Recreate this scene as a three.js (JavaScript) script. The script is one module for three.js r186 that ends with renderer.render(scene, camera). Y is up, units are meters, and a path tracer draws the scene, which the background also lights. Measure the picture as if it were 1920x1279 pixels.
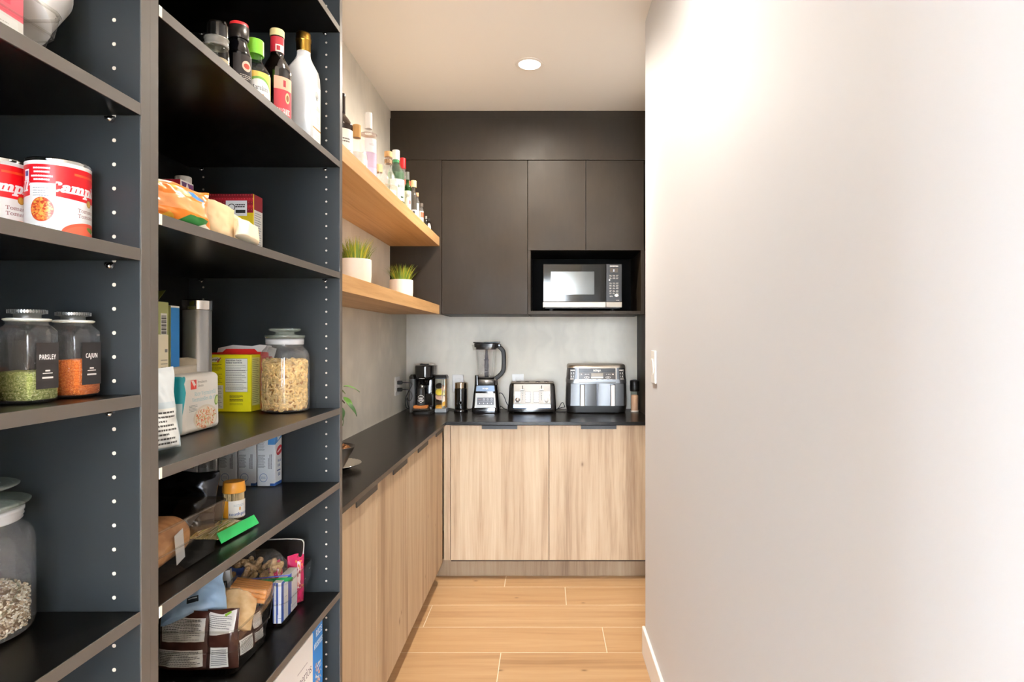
import * as THREE from 'three';
import { RoundedBoxGeometry } from 'three/addons/geometries/RoundedBoxGeometry.js';
import { mergeGeometries, mergeVertices, toCreasedNormals } from 'three/addons/utils/BufferGeometryUtils.js';
import { ImprovedNoise } from 'three/addons/math/ImprovedNoise.js';

// ---------------------------------------------------------------- camera, sky, lamps, exposure
// Axes: x to the right, y up, the pantry runs towards -z. The lens stands 1.379 m above the floor at x = z = 0.
const W = 1920, H = 1279, F = 1121, EYE = 1.379;
const scene = new THREE.Scene();
const camera = new THREE.PerspectiveCamera(2 * Math.atan(H / 2 / F) * 180 / Math.PI, W / H, 0.05, 60);
camera.position.set(0, EYE, 0);
camera.setViewOffset(W, H, -63, 2.5, W, H);          // a shifted lens keeps the uprights upright
const renderer = new THREE.WebGLRenderer({ antialias: true });
renderer.toneMapping = THREE.LinearToneMapping;
renderer.toneMappingExposure = 1.36;
renderer.shadowMap.enabled = true;
const SKY = [0.85, 0.945, 1.06], SKY_POWER = 42;
scene.background = new THREE.Color().setRGB(SKY[0] * SKY_POWER, SKY[1] * SKY_POWER, SKY[2] * SKY_POWER);   // overcast day
const LAMP_COLOR = new THREE.Color().setRGB(1.0, 0.91, 0.79), LAMP_POWER = 13;
const CEIL = 2.771;

// ---------------------------------------------------------------- helpers
let seed = 7;
const rnd = () => { seed = (seed * 1664525 + 1013904223) >>> 0; return seed / 4294967296; };
const rr = (a, b) => a + (b - a) * rnd();
const V = (x, y, z) => new THREE.Vector3(x, y, z);
const noise = new ImprovedNoise();
const N3 = (x, y, z = 0) => noise.noise(x + 31.7, y + 12.3, z + 5.1);
const fbm = (x, y, z = 0, o = 4) => { let s = 0, a = 0.5; for (let i = 0; i < o; i++) { s += a * N3(x, y, z + i * 9.3); x *= 2; y *= 2; a *= 0.5; } return s; };
const used = {};
function numbered(name) { const n = used[name] = (used[name] ?? -1) + 1; return n ? name + '_' + String(n).padStart(3, '0') : name; }
function shade(o) { o.castShadow = true; o.receiveShadow = true; return o; }
function part(name, geo, mat, parent, x = 0, y = 0, z = 0, rx = 0, ry = 0, rz = 0) {
  const m = shade(new THREE.Mesh(geo, mat)); m.name = name; m.position.set(x, y, z); m.rotation.set(rx, ry, rz); parent.add(m); return m;
}
function tag(o, label, category, group, kind) {
  o.userData.label = label; if (category) o.userData.category = category; if (group) o.userData.group = group; if (kind) o.userData.kind = kind; return o;
}
function thing(name, label, category, x = 0, y = 0, z = 0, ry = 0, group) {
  const g = new THREE.Group(); g.name = numbered(name); g.position.set(x, y, z); g.rotation.y = ry; scene.add(g); return tag(g, label, category, group);
}
function single(name, label, category, geo, mat, x = 0, y = 0, z = 0, rx = 0, ry = 0, rz = 0, group) {
  return tag(part(numbered(name), geo, mat, scene, x, y, z, rx, ry, rz), label, category, group);
}
function structure(name, geo, mat, x = 0, y = 0, z = 0, label) {
  const m = part(name, geo, mat, scene, x, y, z); m.userData.kind = 'structure'; if (label) m.userData.label = label; return m;
}
function copyOf(o, name, label, x, y, z, ry = 0) {
  const c = o.clone(); c.name = numbered(name); c.userData = { ...o.userData }; if (label) c.userData.label = label; c.position.set(x, y, z); c.rotation.y = ry; scene.add(c); return c;
}
// geometry
function boxUV(g, ox = 0, oy = 0) {   // uv in metres from the side each face looks to
  g = g.index ? g.toNonIndexed() : g; const p = g.attributes.position, n = g.attributes.normal, uv = new Float32Array(p.count * 2);
  for (let i = 0; i < p.count; i += 3) {
    let a = 0, b = 0, c = 0; for (let k = 0; k < 3; k++) { a += n.getX(i + k); b += n.getY(i + k); c += n.getZ(i + k); }
    a = Math.abs(a); b = Math.abs(b); c = Math.abs(c);
    for (let k = 0; k < 3; k++) {
      const j = i + k, x = p.getX(j), y = p.getY(j), z = p.getZ(j);
      const [u, v] = c >= a && c >= b ? [x, y] : a >= b ? [z, y] : [x, z];
      uv[j * 2] = u + ox; uv[j * 2 + 1] = v + oy;
    }
  }
  g.setAttribute('uv', new THREE.BufferAttribute(uv, 2)); return g;
}
function rbox(w, h, d, r = 0.002, ox = 0, oy = 0, seg = 2) { return boxUV(new RoundedBoxGeometry(w, h, d, seg, Math.min(r, w / 2.01, h / 2.01, d / 2.01)), ox, oy); }
function boxAt(x0, x1, y0, y1, z0, z1, r = 0.0015, ox = 0, oy = 0) {   // corners in metres, geometry kept round its own centre: returns [geometry, x, y, z]
  return [rbox(x1 - x0, y1 - y0, z1 - z0, r, ox, oy), (x0 + x1) / 2, (y0 + y1) / 2, (z0 + z1) / 2];
}
function merge(list) {
  const out = list.map((g) => { const k = g.index ? g.toNonIndexed() : g.clone(); for (const n of Object.keys(k.attributes)) if (!['position', 'normal', 'uv'].includes(n)) k.deleteAttribute(n); return k; });
  return mergeGeometries(out);
}
const shift = (g, x, y, z) => g.clone().translate(x, y, z);
function lathe(points, seg = 40) { return new THREE.LatheGeometry(points.map(([r, y]) => new THREE.Vector2(Math.max(r, 0.00001), y)), seg); }
function smoothLathe(points, seg = 40, n = 60) {   // a rounded profile through the points
  const c = new THREE.SplineCurve(points.map(([r, y]) => new THREE.Vector2(r, y))); return lathe(c.getPoints(n).map((p) => [Math.max(0, p.x), p.y]), seg);
}
function tube(points, r, seg = 40, rad = 8) { return new THREE.TubeGeometry(new THREE.CatmullRomCurve3(points.map((p) => V(...p))), seg, r, rad, false); }
function rrShape(w, h, r) {
  const s = new THREE.Shape(), x = w / 2, y = h / 2; r = Math.min(r, x, y);
  s.moveTo(-x + r, -y); s.lineTo(x - r, -y); s.absarc(x - r, -y + r, r, -Math.PI / 2, 0); s.lineTo(x, y - r); s.absarc(x - r, y - r, r, 0, Math.PI / 2);
  s.lineTo(-x + r, y); s.absarc(-x + r, y - r, r, Math.PI / 2, Math.PI); s.lineTo(-x, -y + r); s.absarc(-x + r, -y + r, r, Math.PI, Math.PI * 1.5); return s;
}
function rrLoop(w, d, r, n = 6) {   // points of a rounded rectangle in xz
  const p = []; const x = w / 2 - r, z = d / 2 - r;
  for (const [cx, cz, a0] of [[x, z, 0], [-x, z, Math.PI / 2], [-x, -z, Math.PI], [x, -z, Math.PI * 1.5]]) for (let i = 0; i <= n; i++) { const a = a0 + i / n * Math.PI / 2; p.push([cx + r * Math.cos(a), cz + r * Math.sin(a)]); }
  return p;
}
function loft(rings, { capBottom = true, capTop = true, smooth = 0.6 } = {}) {   // rings of [x,y,z] with equal counts
  const n = rings[0].length, pos = [], uv = [], idx = [];
  rings.forEach((ring, k) => { for (let i = 0; i <= n; i++) { pos.push(...ring[i % n]); uv.push(i / n, k / (rings.length - 1)); } });
  for (let k = 0; k + 1 < rings.length; k++) for (let i = 0; i < n; i++) { const a = k * (n + 1) + i, b = a + 1, c = a + n + 1, d = c + 1; idx.push(a, c, b, b, c, d); }
  const cap = (ring, flip) => { const c = pos.length / 3; let m = [0, 0, 0]; ring.forEach((p) => { m[0] += p[0] / n; m[1] += p[1] / n; m[2] += p[2] / n; }); pos.push(...m); uv.push(0.5, 0.5);
    ring.forEach((p) => { pos.push(...p); uv.push(0.5, 0.5); }); for (let i = 0; i < n; i++) { const a = c + 1 + i, b = c + 1 + (i + 1) % n; flip ? idx.push(c, a, b) : idx.push(c, b, a); } };
  if (capBottom) cap(rings[0], true); if (capTop) cap(rings[rings.length - 1], false);
  const g = new THREE.BufferGeometry(); g.setAttribute('position', new THREE.Float32BufferAttribute(pos, 3)); g.setAttribute('uv', new THREE.Float32BufferAttribute(uv, 2)); g.setIndex(idx); g.computeVertexNormals();
  return toCreasedNormals(g, smooth);
}
const ringAt = (loop, y, s = 1, dx = 0, dz = 0) => loop.map(([x, z]) => [x * s + dx, y, z * s + dz]);
function rrLoft(list, opt) { return loft(list.map(([y, w, d, r, dx = 0, dz = 0]) => rrLoop(w, d, Math.min(r, w / 2 - 1e-4, d / 2 - 1e-4)).map(([x, z]) => [x + dx, y, z + dz])), opt); }
function wrapped(r, y0, y1, mid, span, seg = 24, r1 = r) {   // a label round a bottle; mid: the direction it faces (0 = +z, PI/2 = +x)
  const g = new THREE.CylinderGeometry(r1, r, y1 - y0, seg, 1, true, mid - span / 2, span); g.translate(0, (y0 + y1) / 2, 0); return g;
}
// a soft filled bag: standing in its own xy plane, facing +z, base at y = 0; uv 0..1 over front and back
function pouch(w, h, t, s, { crumple = 0.006, pinchTop = 0.35, flatBase = 0.7, nx = 22, ny = 22, sag = 0, seal = 0.06 } = {}) {
  const pos = [], uv = [], idx = [];
  for (const side of [1, -1]) for (let j = 0; j <= ny; j++) for (let i = 0; i <= nx; i++) {
    const u = i / nx, v = j / ny, X = u * 2 - 1, k = 1 - Math.pow(Math.abs(X), 3.2);
    const vb = v < 0.15 ? flatBase + (1 - flatBase) * Math.sin(v / 0.15 * Math.PI / 2) : 1, vt = v > 1 - seal ? 0 : 1 - (1 - pinchTop) * Math.pow(v / (1 - seal), 3);
    const edge = Math.min(1, (1 - Math.abs(X)) * 6);
    let z = side * t / 2 * k * vb * vt + 0.0006 * side;
    const ridge = (x, y) => 1 - 2 * Math.abs(fbm(x, y, s, 3));
    const c = crumple * (ridge(u * w * 26 + s, v * h * 26) - 0.6);
    z += c * (0.35 + 0.65 * edge) * side * (v > 1 - seal ? 0.2 : 1) + crumple * 1.1 * fbm(u * w * 14, v * h * 14, s + 40, 2);
    const x = X * w / 2 * (1 - 0.04 * Math.sin(v * Math.PI)) + crumple * 0.8 * fbm(v * h * 30, s, 3, 2) * Math.sign(X) * Math.abs(X) ** 4;
    const y = v * h + crumple * 1.4 * fbm(u * w * 22, s * 2, 8, 2) * v - sag * v * v * (0.5 + 0.5 * Math.cos(X * 3));
    pos.push(x, y, z); uv.push(side > 0 ? u : 1 - u, v);
  }
  const M = (nx + 1) * (ny + 1), at = (sd, i, j) => sd * M + j * (nx + 1) + i;
  for (let j = 0; j < ny; j++) for (let i = 0; i < nx; i++) {
    idx.push(at(0, i, j), at(0, i + 1, j), at(0, i, j + 1), at(0, i + 1, j), at(0, i + 1, j + 1), at(0, i, j + 1));
    idx.push(at(1, i, j), at(1, i, j + 1), at(1, i + 1, j), at(1, i + 1, j), at(1, i, j + 1), at(1, i + 1, j + 1));
  }
  for (let j = 0; j < ny; j++) { idx.push(at(0, 0, j), at(0, 0, j + 1), at(1, 0, j), at(1, 0, j), at(0, 0, j + 1), at(1, 0, j + 1)); idx.push(at(0, nx, j), at(1, nx, j), at(0, nx, j + 1), at(1, nx, j), at(1, nx, j + 1), at(0, nx, j + 1)); }
  for (let i = 0; i < nx; i++) { idx.push(at(0, i, 0), at(1, i, 0), at(0, i + 1, 0), at(1, i, 0), at(1, i + 1, 0), at(0, i + 1, 0)); idx.push(at(0, i, ny), at(0, i + 1, ny), at(1, i, ny), at(1, i, ny), at(0, i + 1, ny), at(1, i + 1, ny)); }
  const g = new THREE.BufferGeometry(); g.setAttribute('position', new THREE.Float32BufferAttribute(pos, 3)); g.setAttribute('uv', new THREE.Float32BufferAttribute(uv, 2)); g.setIndex(idx); g.computeVertexNormals(); return g;
}
// ---------------------------------------------------------------- textures and materials
function canvasTex(w, h, draw) {
  const c = document.createElement('canvas'); c.width = w; c.height = h; const x = c.getContext('2d'); draw(x, w, h);
  const t = new THREE.CanvasTexture(c); t.colorSpace = THREE.SRGBColorSpace; t.magFilter = THREE.LinearFilter; return t;
}
function pixelTex(w, h, f, srgb = true) {   // f(x, y) -> [r, g, b] 0..255
  const d = new Uint8Array(w * h * 4); for (let y = 0; y < h; y++) for (let x = 0; x < w; x++) { const c = f(x, y), o = (y * w + x) * 4; d[o] = Math.max(0, Math.min(255, c[0])); d[o + 1] = Math.max(0, Math.min(255, c[1])); d[o + 2] = Math.max(0, Math.min(255, c[2])); d[o + 3] = 255; }
  const t = new THREE.DataTexture(d, w, h); t.magFilter = THREE.LinearFilter; t.wrapS = t.wrapT = THREE.MirroredRepeatWrapping; if (srgb) t.colorSpace = THREE.SRGBColorSpace; t.needsUpdate = true; return t;
}
const sized = (t, w, h) => { t.repeat.set(1 / w, 1 / h); return t; };
const mix3 = (a, b, t) => a.map((v, i) => v + (b[i] - v) * t);
const std = (color, roughness = 0.5, more = {}) => new THREE.MeshStandardMaterial({ color, roughness, ...more });
const phys = (color, roughness, more = {}) => new THREE.MeshPhysicalMaterial({ color, roughness, ...more });
function text(x, s, px, py, size, color, { font = 'sans-serif', weight = 'bold', align = 'center', rot = 0, sx = 1, style = '' } = {}) {
  x.save(); x.translate(px, py); x.rotate(rot); x.scale(sx, 1); x.fillStyle = color; x.font = `${style} ${weight} ${size}px ${font}`; x.textAlign = align; x.textBaseline = 'middle'; x.fillText(s, 0, 0); x.restore();
}
function lines(x, x0, y0, w, n, gap, color = '#777', th = 1.2, s = 1) {   // small print too fine to read
  x.fillStyle = color; for (let i = 0; i < n; i++) { let px = x0; const end = x0 + w * (0.72 + 0.28 * Math.abs(Math.sin(i * 7.3 + s))); while (px < end) { const l = 3 + 9 * Math.abs(Math.sin(px * 3.1 + i * 5 + s)); x.fillRect(px, y0 + i * gap, Math.min(l, end - px), th); px += l + 2.2; } }
}
function ell(x, cx, cy, rx, ry, color, rot = 0) { x.fillStyle = color; x.beginPath(); x.ellipse(cx, cy, rx, ry, rot, 0, 7); x.fill(); }
function poly(x, pts, color) { x.fillStyle = color; x.beginPath(); pts.forEach((p, i) => i ? x.lineTo(...p) : x.moveTo(...p)); x.closePath(); x.fill(); }

// wood: grain along v. w x h texture covers mw x mh metres
function woodTex(w, h, mw, mh, light, mid, dark, sd, { stave = 0, knots = 0, contrast = 1 } = {}) {
  const kn = []; for (let i = 0; i < knots; i++) kn.push([rr(0, mw), rr(0, mh), rr(0.006, 0.014)]);
  return sized(pixelTex(w, h, (px, py) => {
    let x = px / w * mw, y = py / h * mh, k = 0;
    for (const [kx, ky, kr] of kn) { const dx = x - kx, dy = (y - ky) * 0.35, q = Math.exp(-(dx * dx + dy * dy) / (kr * kr * 2)); x += dx * q * 0.6; k = Math.max(k, Math.exp(-(dx * dx + dy * dy * 2.5) / (kr * kr * 0.35))); }
    const st = stave ? Math.floor(x / stave + 0.35 * N3(sd, Math.floor(x / stave) * 3.7)) : 0;
    const so = st * 17.3 + sd;
    const wob = 0.014 * N3(x * 6, y * 1.6, so);
    const broad = fbm((x + wob) * 16, y * 0.9, so, 3), grain = fbm((x + wob) * 95, y * 2.6, so + 3, 3), fine = N3(x * 420, y * 14, so + 7);
    const rings = Math.sin(((x + wob * 2.2) * 70 + 5 * N3(x * 3, y * 1.1, so)) * 1.5) * 0.5;
    let t = 0.42 + contrast * (0.75 * broad + 0.42 * grain + 0.13 * fine + 0.1 * rings) + (stave ? 0.34 * N3(st * 5.1, sd * 2.2, 1) : 0);
    t = Math.min(1, Math.max(0, t));
    const c = t < 0.5 ? mix3(light, mid, t * 2) : mix3(mid, dark, (t - 0.5) * 2);
    return mix3(c, mix3(dark, [60, 38, 20], 0.5), k * 0.75);
  }), mw, mh);
}
const oakTex = woodTex(1024, 1024, 1.3, 1.3, [196, 175, 147], [179, 154, 125], [136, 108, 82], 3.1, { stave: 0.115, knots: 12, contrast: 0.95 });
const honeyTex = woodTex(512, 1024, 0.5, 1.6, [214, 178, 130], [199, 156, 105], [162, 118, 70], 9.4, { contrast: 0.8 });
const tileTex = woodTex(512, 1024, 0.7, 1.4, [196, 162, 122], [182, 145, 104], [150, 113, 77], 21.7, { contrast: 0.85, knots: 4 });
const plasterTex = sized(pixelTex(512, 512, (x, y) => {
  const a = fbm(x / 512 * 5, y / 512 * 4, 2, 4), b = fbm(x / 512 * 22 + 3 * a, y / 512 * 9, 6, 3), s = Math.pow(Math.max(0, fbm(x / 90 + y / 260, y / 60 - x / 200, 11, 3)), 2) * 2.5;
  const t = 1 + 0.10 * a + 0.055 * b + 0.09 * s; return [228 * t, 223 * t, 211 * t];
}), 1.5, 1.5);
const plasterBump = sized(pixelTex(256, 256, (x, y) => { const v = 128 + 110 * fbm(x / 256 * 9, y / 256 * 7, 3, 5); return [v, v, v]; }, false), 1.5, 1.5);
const smudgeTex = sized(pixelTex(256, 256, (x, y) => { const v = 168 + 60 * fbm(x / 256 * 6, y / 256 * 5, 8, 4); return [v, v, v]; }, false), 1.1, 1.1);
const blackTex = sized(pixelTex(256, 256, (x, y) => { const v = fbm(x / 256 * 7, y / 256 * 5, 15, 4), f = fbm(x / 256 * 60, y / 256 * 12, 19, 2); const t = 1 + 0.16 * v + 0.1 * f; return [44 * t, 35 * t, 24 * t]; }), 1.1, 1.1);
const crumbTex = (a, b, c, sc, sd) => pixelTex(128, 128, (x, y) => { const n = fbm(x / 128 * sc, y / 128 * sc, sd, 3) * 1.6 + 0.5, m = N3(x / 128 * sc * 3, y / 128 * sc * 3, sd + 4); return mix3(mix3(a, b, Math.min(1, Math.max(0, n))), c, m > 0.28 ? 0.8 : 0); });

const M = {
  oak: std(0xffffff, 0.55, { map: oakTex }),
  honey: std(0xffffff, 0.45, { map: honeyTex }),
  plaster: std(0xffffff, 0.78, { map: plasterTex, bumpMap: plasterBump, bumpScale: 0.0015 }),
  white: std(0xf1ece4, 0.75), whitePaint: std(0xdadbde, 0.62), ceiling: std(0xf6f4f0, 0.9),
  trim: std(0xf4f1ec, 0.4),
  charcoal: std(0x272b2d, 0.4), charcoalShadeBack: std(0x121314, 0.4), charcoalShelf: phys(0x0a0908, 0.28, { specularIntensity: 0.5 }), charcoalLitEdge: std(0x56504a, 0.45),  // back panel darkened for bay shade, edge bands lightened for side light
  black: phys(0xffffff, 0.8, { specularIntensity: 0.55, map: blackTex, roughnessMap: smudgeTex }), counter: phys(0x120f0d, 0.26, { specularIntensity: 0.5 }),
  pull: std(0x0c0b0a, 0.45), spiceGlass: phys(0xffffff, 0.03, { transmission: 0.975, thickness: 0, ior: 1.5 }),
  niche: phys(0x030303, 0.8, { specularIntensity: 0.3 }), gapWood: std(0x3a2c20, 0.8), oakKickShade: std(0xcfc9c2, 0.6, { map: oakTex }),  // toe kick: oak darkened to carry the shadow of its recess
  matteBlack: std(0x141312, 0.45), gloss: phys(0x08080a, 0.16, { clearcoat: 0.6, clearcoatRoughness: 0.08 }), rubber: std(0x101010, 0.7),
  steel: std(0xb9b6b2, 0.3, { metalness: 1 }), brushed: std(0x8f9193, 0.38, { metalness: 1 }), darkSteel: std(0x55575a, 0.36, { metalness: 1 }), chrome: std(0xe2e0dc, 0.12, { metalness: 1 }), gold: std(0xb08a3c, 0.3, { metalness: 1 }),
  glass: phys(0xf3f8f4, 0.02, { transmission: 1, thickness: 0, ior: 1.5 }), greenGlass: phys(0x9cc29c, 0.02, { transmission: 1, thickness: 0, ior: 1.5 }), clearPlastic: phys(0xf6f6f4, 0.04, { transmission: 1, thickness: 0, ior: 1.45 }),
  jarGlass: phys(0xffffff, 0.03, { transmission: 0.93, thickness: 0, ior: 1.5 }), hazeGlass: phys(0xe9f2ea, 0.05, { transmission: 0.78, thickness: 0, ior: 1.5 }),
  film: phys(0xffffff, 0.06, { transmission: 0.95, thickness: 0, ior: 1.4 }),
  jarSeal: phys(0xf0f2f4, 0.25, { transmission: 0.35, thickness: 0 }),
  plate: std(0xf3f1ed, 0.35), cord: std(0x141414, 0.5), hole: std(0xd9cfbf, 0.8), pin: std(0xc9ccd0, 0.22, { metalness: 1 }), rawEdge: std(0xf2eadc, 0.6),
  pot: std(0xf0e6da, 0.6), soil: std(0x3a2a1c, 0.95), grass: std(0x6e8c26, 0.6, { side: THREE.DoubleSide }), leaf: std(0x2f5424, 0.45, { side: THREE.DoubleSide }),
  cardboard: std(0xb9986c, 0.85), paper: std(0xf2efe8, 0.7), grout: std(0xdccfb8, 0.85), concrete: std(0xb5b2ab, 0.9),
};
const tileMats = [[1, 1, 1], [0.965, 0.955, 0.945], [1.0, 0.985, 0.96]].map((c) => { const m = std(0xffffff, 0.36, { map: tileTex }); m.color.setRGB(...c); return m; });
const print = (tex, roughness = 0.5, more = {}) => std(0xffffff, roughness, { map: tex, ...more });

// ---------------------------------------------------------------- the room
const XL = -0.945, XR = 0.436, XF = 0.62, ZB = -4.06, ZE = -2.614;   // left wall, right wall, recess side, back wall, end of the right wall
const KX0 = -3.6, KX1 = 2.4, KZ = 3.6, T = 0.14;                     // the kitchen behind the lens
const st = (name, x0, x1, y0, y1, z0, z1, mat, label, r = 0.001) => { const [g, x, y, z] = boxAt(x0, x1, y0, y1, z0, z1, r); return structure(name, g, mat, x, y, z, label); };
st('wall_left', XL - T, XL, 0, CEIL, ZB, -0.0, M.plaster, 'greige plaster wall behind the floating shelves');
st('wall_back', XL - T, XF + T, 0, CEIL, ZB - T, ZB, M.plaster, 'greige plaster back wall above the counter');
st('wall_right', XR, XF, 0, CEIL, ZE, 0, M.whitePaint, 'smooth white wall on the right of the aisle');
st('wall_right_recess', XF + 0.02, XF + T, 0, CEIL, ZB, 0, M.whitePaint);
st('ceiling', KX0 - T, KX1 + T, CEIL, CEIL + 0.12, ZB - T, KZ + T, M.ceiling, 'flat white ceiling');
st('baseboard_right', XR - 0.013, XR, 0, 0.123, ZE - 0.013, 0.013, M.trim, 'white baseboard along the right wall', 0.004);
const SW0 = 1.55, SW1 = 2.35, SY0 = 0.9, SY1 = 2.3;  // opening added out of view to throw daylight on the right wall
st('wall_kitchen_left', KX0 - T, KX0, 0, CEIL, 0, SW0, M.white); st('wall_kitchen_left_corner', KX0 - T, KX0, 0, CEIL, SW1, KZ + T, M.white); st('wall_kitchen_left_sill', KX0 - T, KX0, 0, SY0, SW0, SW1, M.white); st('wall_kitchen_left_lintel', KX0 - T, KX0, SY1, CEIL, SW0, SW1, M.white);
{
  const w = new THREE.Group(); w.name = 'window_3'; w.userData = { kind: 'structure', label: 'unseen side window added behind the lens to brighten the right wall' }; scene.add(w); const zm = (SW0 + SW1) / 2, ym = (SY0 + SY1) / 2;
  for (const z of [SW0 + 0.03, zm, SW1 - 0.03]) part('window_frame', rbox(0.06, SY1 - SY0, 0.06, 0.004), M.trim, w, KX0 - 0.06, ym, z); for (const y of [SY0 + 0.03, SY1 - 0.03]) part('window_frame', rbox(0.055, 0.06, SW1 - SW0, 0.004), M.trim, w, KX0 - 0.06, y, zm);
  for (const k of [-1, 1]) part('window_pane', rbox(0.004, SY1 - SY0 - 0.12, (SW1 - SW0) / 2 - 0.06, 0.001), phys(0xffffff, 0.0, { transmission: 1, thickness: 0 }), w, KX0 - 0.06, ym, zm + k * (SW1 - SW0) / 4);
}
st('wall_kitchen_right', KX1, KX1 + T, 0, CEIL, 0, KZ + T, M.white);
st('wall_kitchen_front', KX0 - T, XL - T, 0, CEIL, -T, 0, M.white);
st('wall_kitchen_front_right', XF + T, KX1 + T, 0, CEIL, -T, 0, M.white);
// window wall behind the lens: a glazed door straight down the aisle and a smaller window to its right
const WY0 = 0.08, WY1 = 2.5, panes = [[-1.15, 0.42, 2], [0.95, 1.5, 1]];
{ let x = KX0; panes.forEach(([a, b], i) => { st(['wall_kitchen_rear', 'wall_kitchen_rear_middle'][i], x, a, 0, CEIL, KZ, KZ + T, M.white); x = b; }); st('wall_kitchen_rear_corner', x, KX1, 0, CEIL, KZ, KZ + T, M.white); }
panes.forEach(([a, b, n], q) => {
  st(['wall_kitchen_lintel', 'wall_kitchen_lintel_small'][q], a, b, WY1, CEIL, KZ, KZ + T, M.white); st(['wall_kitchen_sill', 'wall_kitchen_sill_small'][q], a, b, 0, WY0, KZ, KZ + T, M.white);
  const w = new THREE.Group(); w.name = 'window_' + (q + 1); w.userData = { kind: 'structure', label: q ? 'smaller window of the kitchen behind the lens' : 'wide glazed patio door behind the lens' }; scene.add(w);
  for (let i = 0; i <= n; i++) part('window_frame', rbox(0.06, WY1 - WY0, 0.06, 0.004), M.trim, w, a + (b - a) * i / n + (i === 0 ? 0.03 : i === n ? -0.03 : 0), (WY0 + WY1) / 2, KZ + 0.06);
  for (const y of [WY0 + 0.03, WY1 - 0.03]) part('window_frame', rbox(b - a, 0.06, 0.055, 0.004), M.trim, w, (a + b) / 2, y, KZ + 0.06);
  for (let i = 0; i < n; i++) part('window_pane', rbox((b - a) / n - 0.06, WY1 - WY0 - 0.12, 0.004, 0.001), phys(0xffffff, 0.0, { transmission: 1, thickness: 0 }), w, a + (b - a) * (i + 0.5) / n, (WY0 + WY1) / 2, KZ + 0.06);
});
st('ground', -16, 12, -0.3, -0.125, -4, KZ + 14, M.concrete, 'pale paving outside the window');

// floor: a slab with wood-look tiles, 1.2 m by 0.229 m, laid across the aisle
{
  const [g, x, y, z] = boxAt(KX0 - T, KX1 + T, -0.12, -0.0008, ZB - T, KZ + T, 0.0002); const floor = structure('floor', g, M.grout, x, y, z, 'light oak coloured plank tiles with pale joints');
  const rows = [[-3.490, -3.3345, -0.230], [-3.3325, -3.107, 0.108], [-3.105, -2.869, -0.588], [-2.867, -2.636, 0.271], [-2.634, -2.404, -0.197]];
  const G = 0.0036, geos = {};
  let zz = -2.402, n = 0; const offs = [0.35, -0.42, 0.05, 0.5, -0.12, 0.24, -0.5];
  while (zz < KZ - 0.05) { rows.push([zz, Math.min(KZ, zz + 0.2285), offs[n++ % 7]]); zz += 0.2305; }
  rows.forEach(([z0, z1, j], k) => {
    const x0 = z0 < 0 ? XL + 0.3 : KX0, x1 = z0 < 0 ? XF : KX1; let a = j; while (a > x0) a -= 1.203;
    for (; a < x1; a += 1.203) {
      const s = Math.max(a + G / 2, x0), e = Math.min(a + 1.203 - G / 2, x1); if (e - s < 0.02) continue;
      const g2 = rbox(e - s, 0.012, z1 - z0 - 0.0016, 0.0010, 0, 0, 1), uv = g2.attributes.uv, ou = rr(0, 4), ov = rr(0, 4);
      for (let i = 0; i < uv.count; i++) { const u = uv.getX(i), v = uv.getY(i); uv.setXY(i, v + ou, u + ov); }   // grain along x
      part('floor_tile', g2, tileMats[(k * 2 + Math.round(a * 7) + 30) % 3], floor, (s + e) / 2 - x, -0.006 - y, (z0 + z1) / 2 - z);
    }
  });
}
// recessed ceiling lamps
function downlight(x, z, label, power = LAMP_POWER, angle = 1.53, soft = 0.9) {
  const t = thing('ceiling_light', label, 'ceiling light', x, CEIL, z);
  part('trim_ring', lathe([[0.056, -0.0005], [0.056, -0.004], [0.072, -0.003], [0.074, -0.0005]], 40), M.trim, t);
  part('lens', new THREE.CylinderGeometry(0.055, 0.055, 0.004, 40), std(0xffffff, 0.5, { emissive: new THREE.Color(1, 0.93, 0.82), emissiveIntensity: 2.5 }), t, 0, -0.0025, 0);
  const s = new THREE.SpotLight(LAMP_COLOR, power, 0, angle, soft, 2); s.position.set(x, CEIL - 0.012, z); s.target.position.set(x, 0, z); s.shadow.radius = 2.4; s.castShadow = true; s.name = 'ceiling_light_glow'; scene.add(s, s.target);
}
downlight(-0.081, -3.018, 'glowing round recessed light in the white ceiling');
downlight(-0.081, -1.5, 'second recessed ceiling light, above the tall open shelves', LAMP_POWER * 0.42, 1.53, 1);
downlight(-0.9, 1.4, 'third recessed ceiling light, unseen, added over the kitchen floor to brighten the room');  // this lamp and the next are unseen, added to raise the light level
downlight(0.9, 1.4, 'fourth recessed ceiling light, unseen, added over the kitchen floor to brighten the room');

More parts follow.
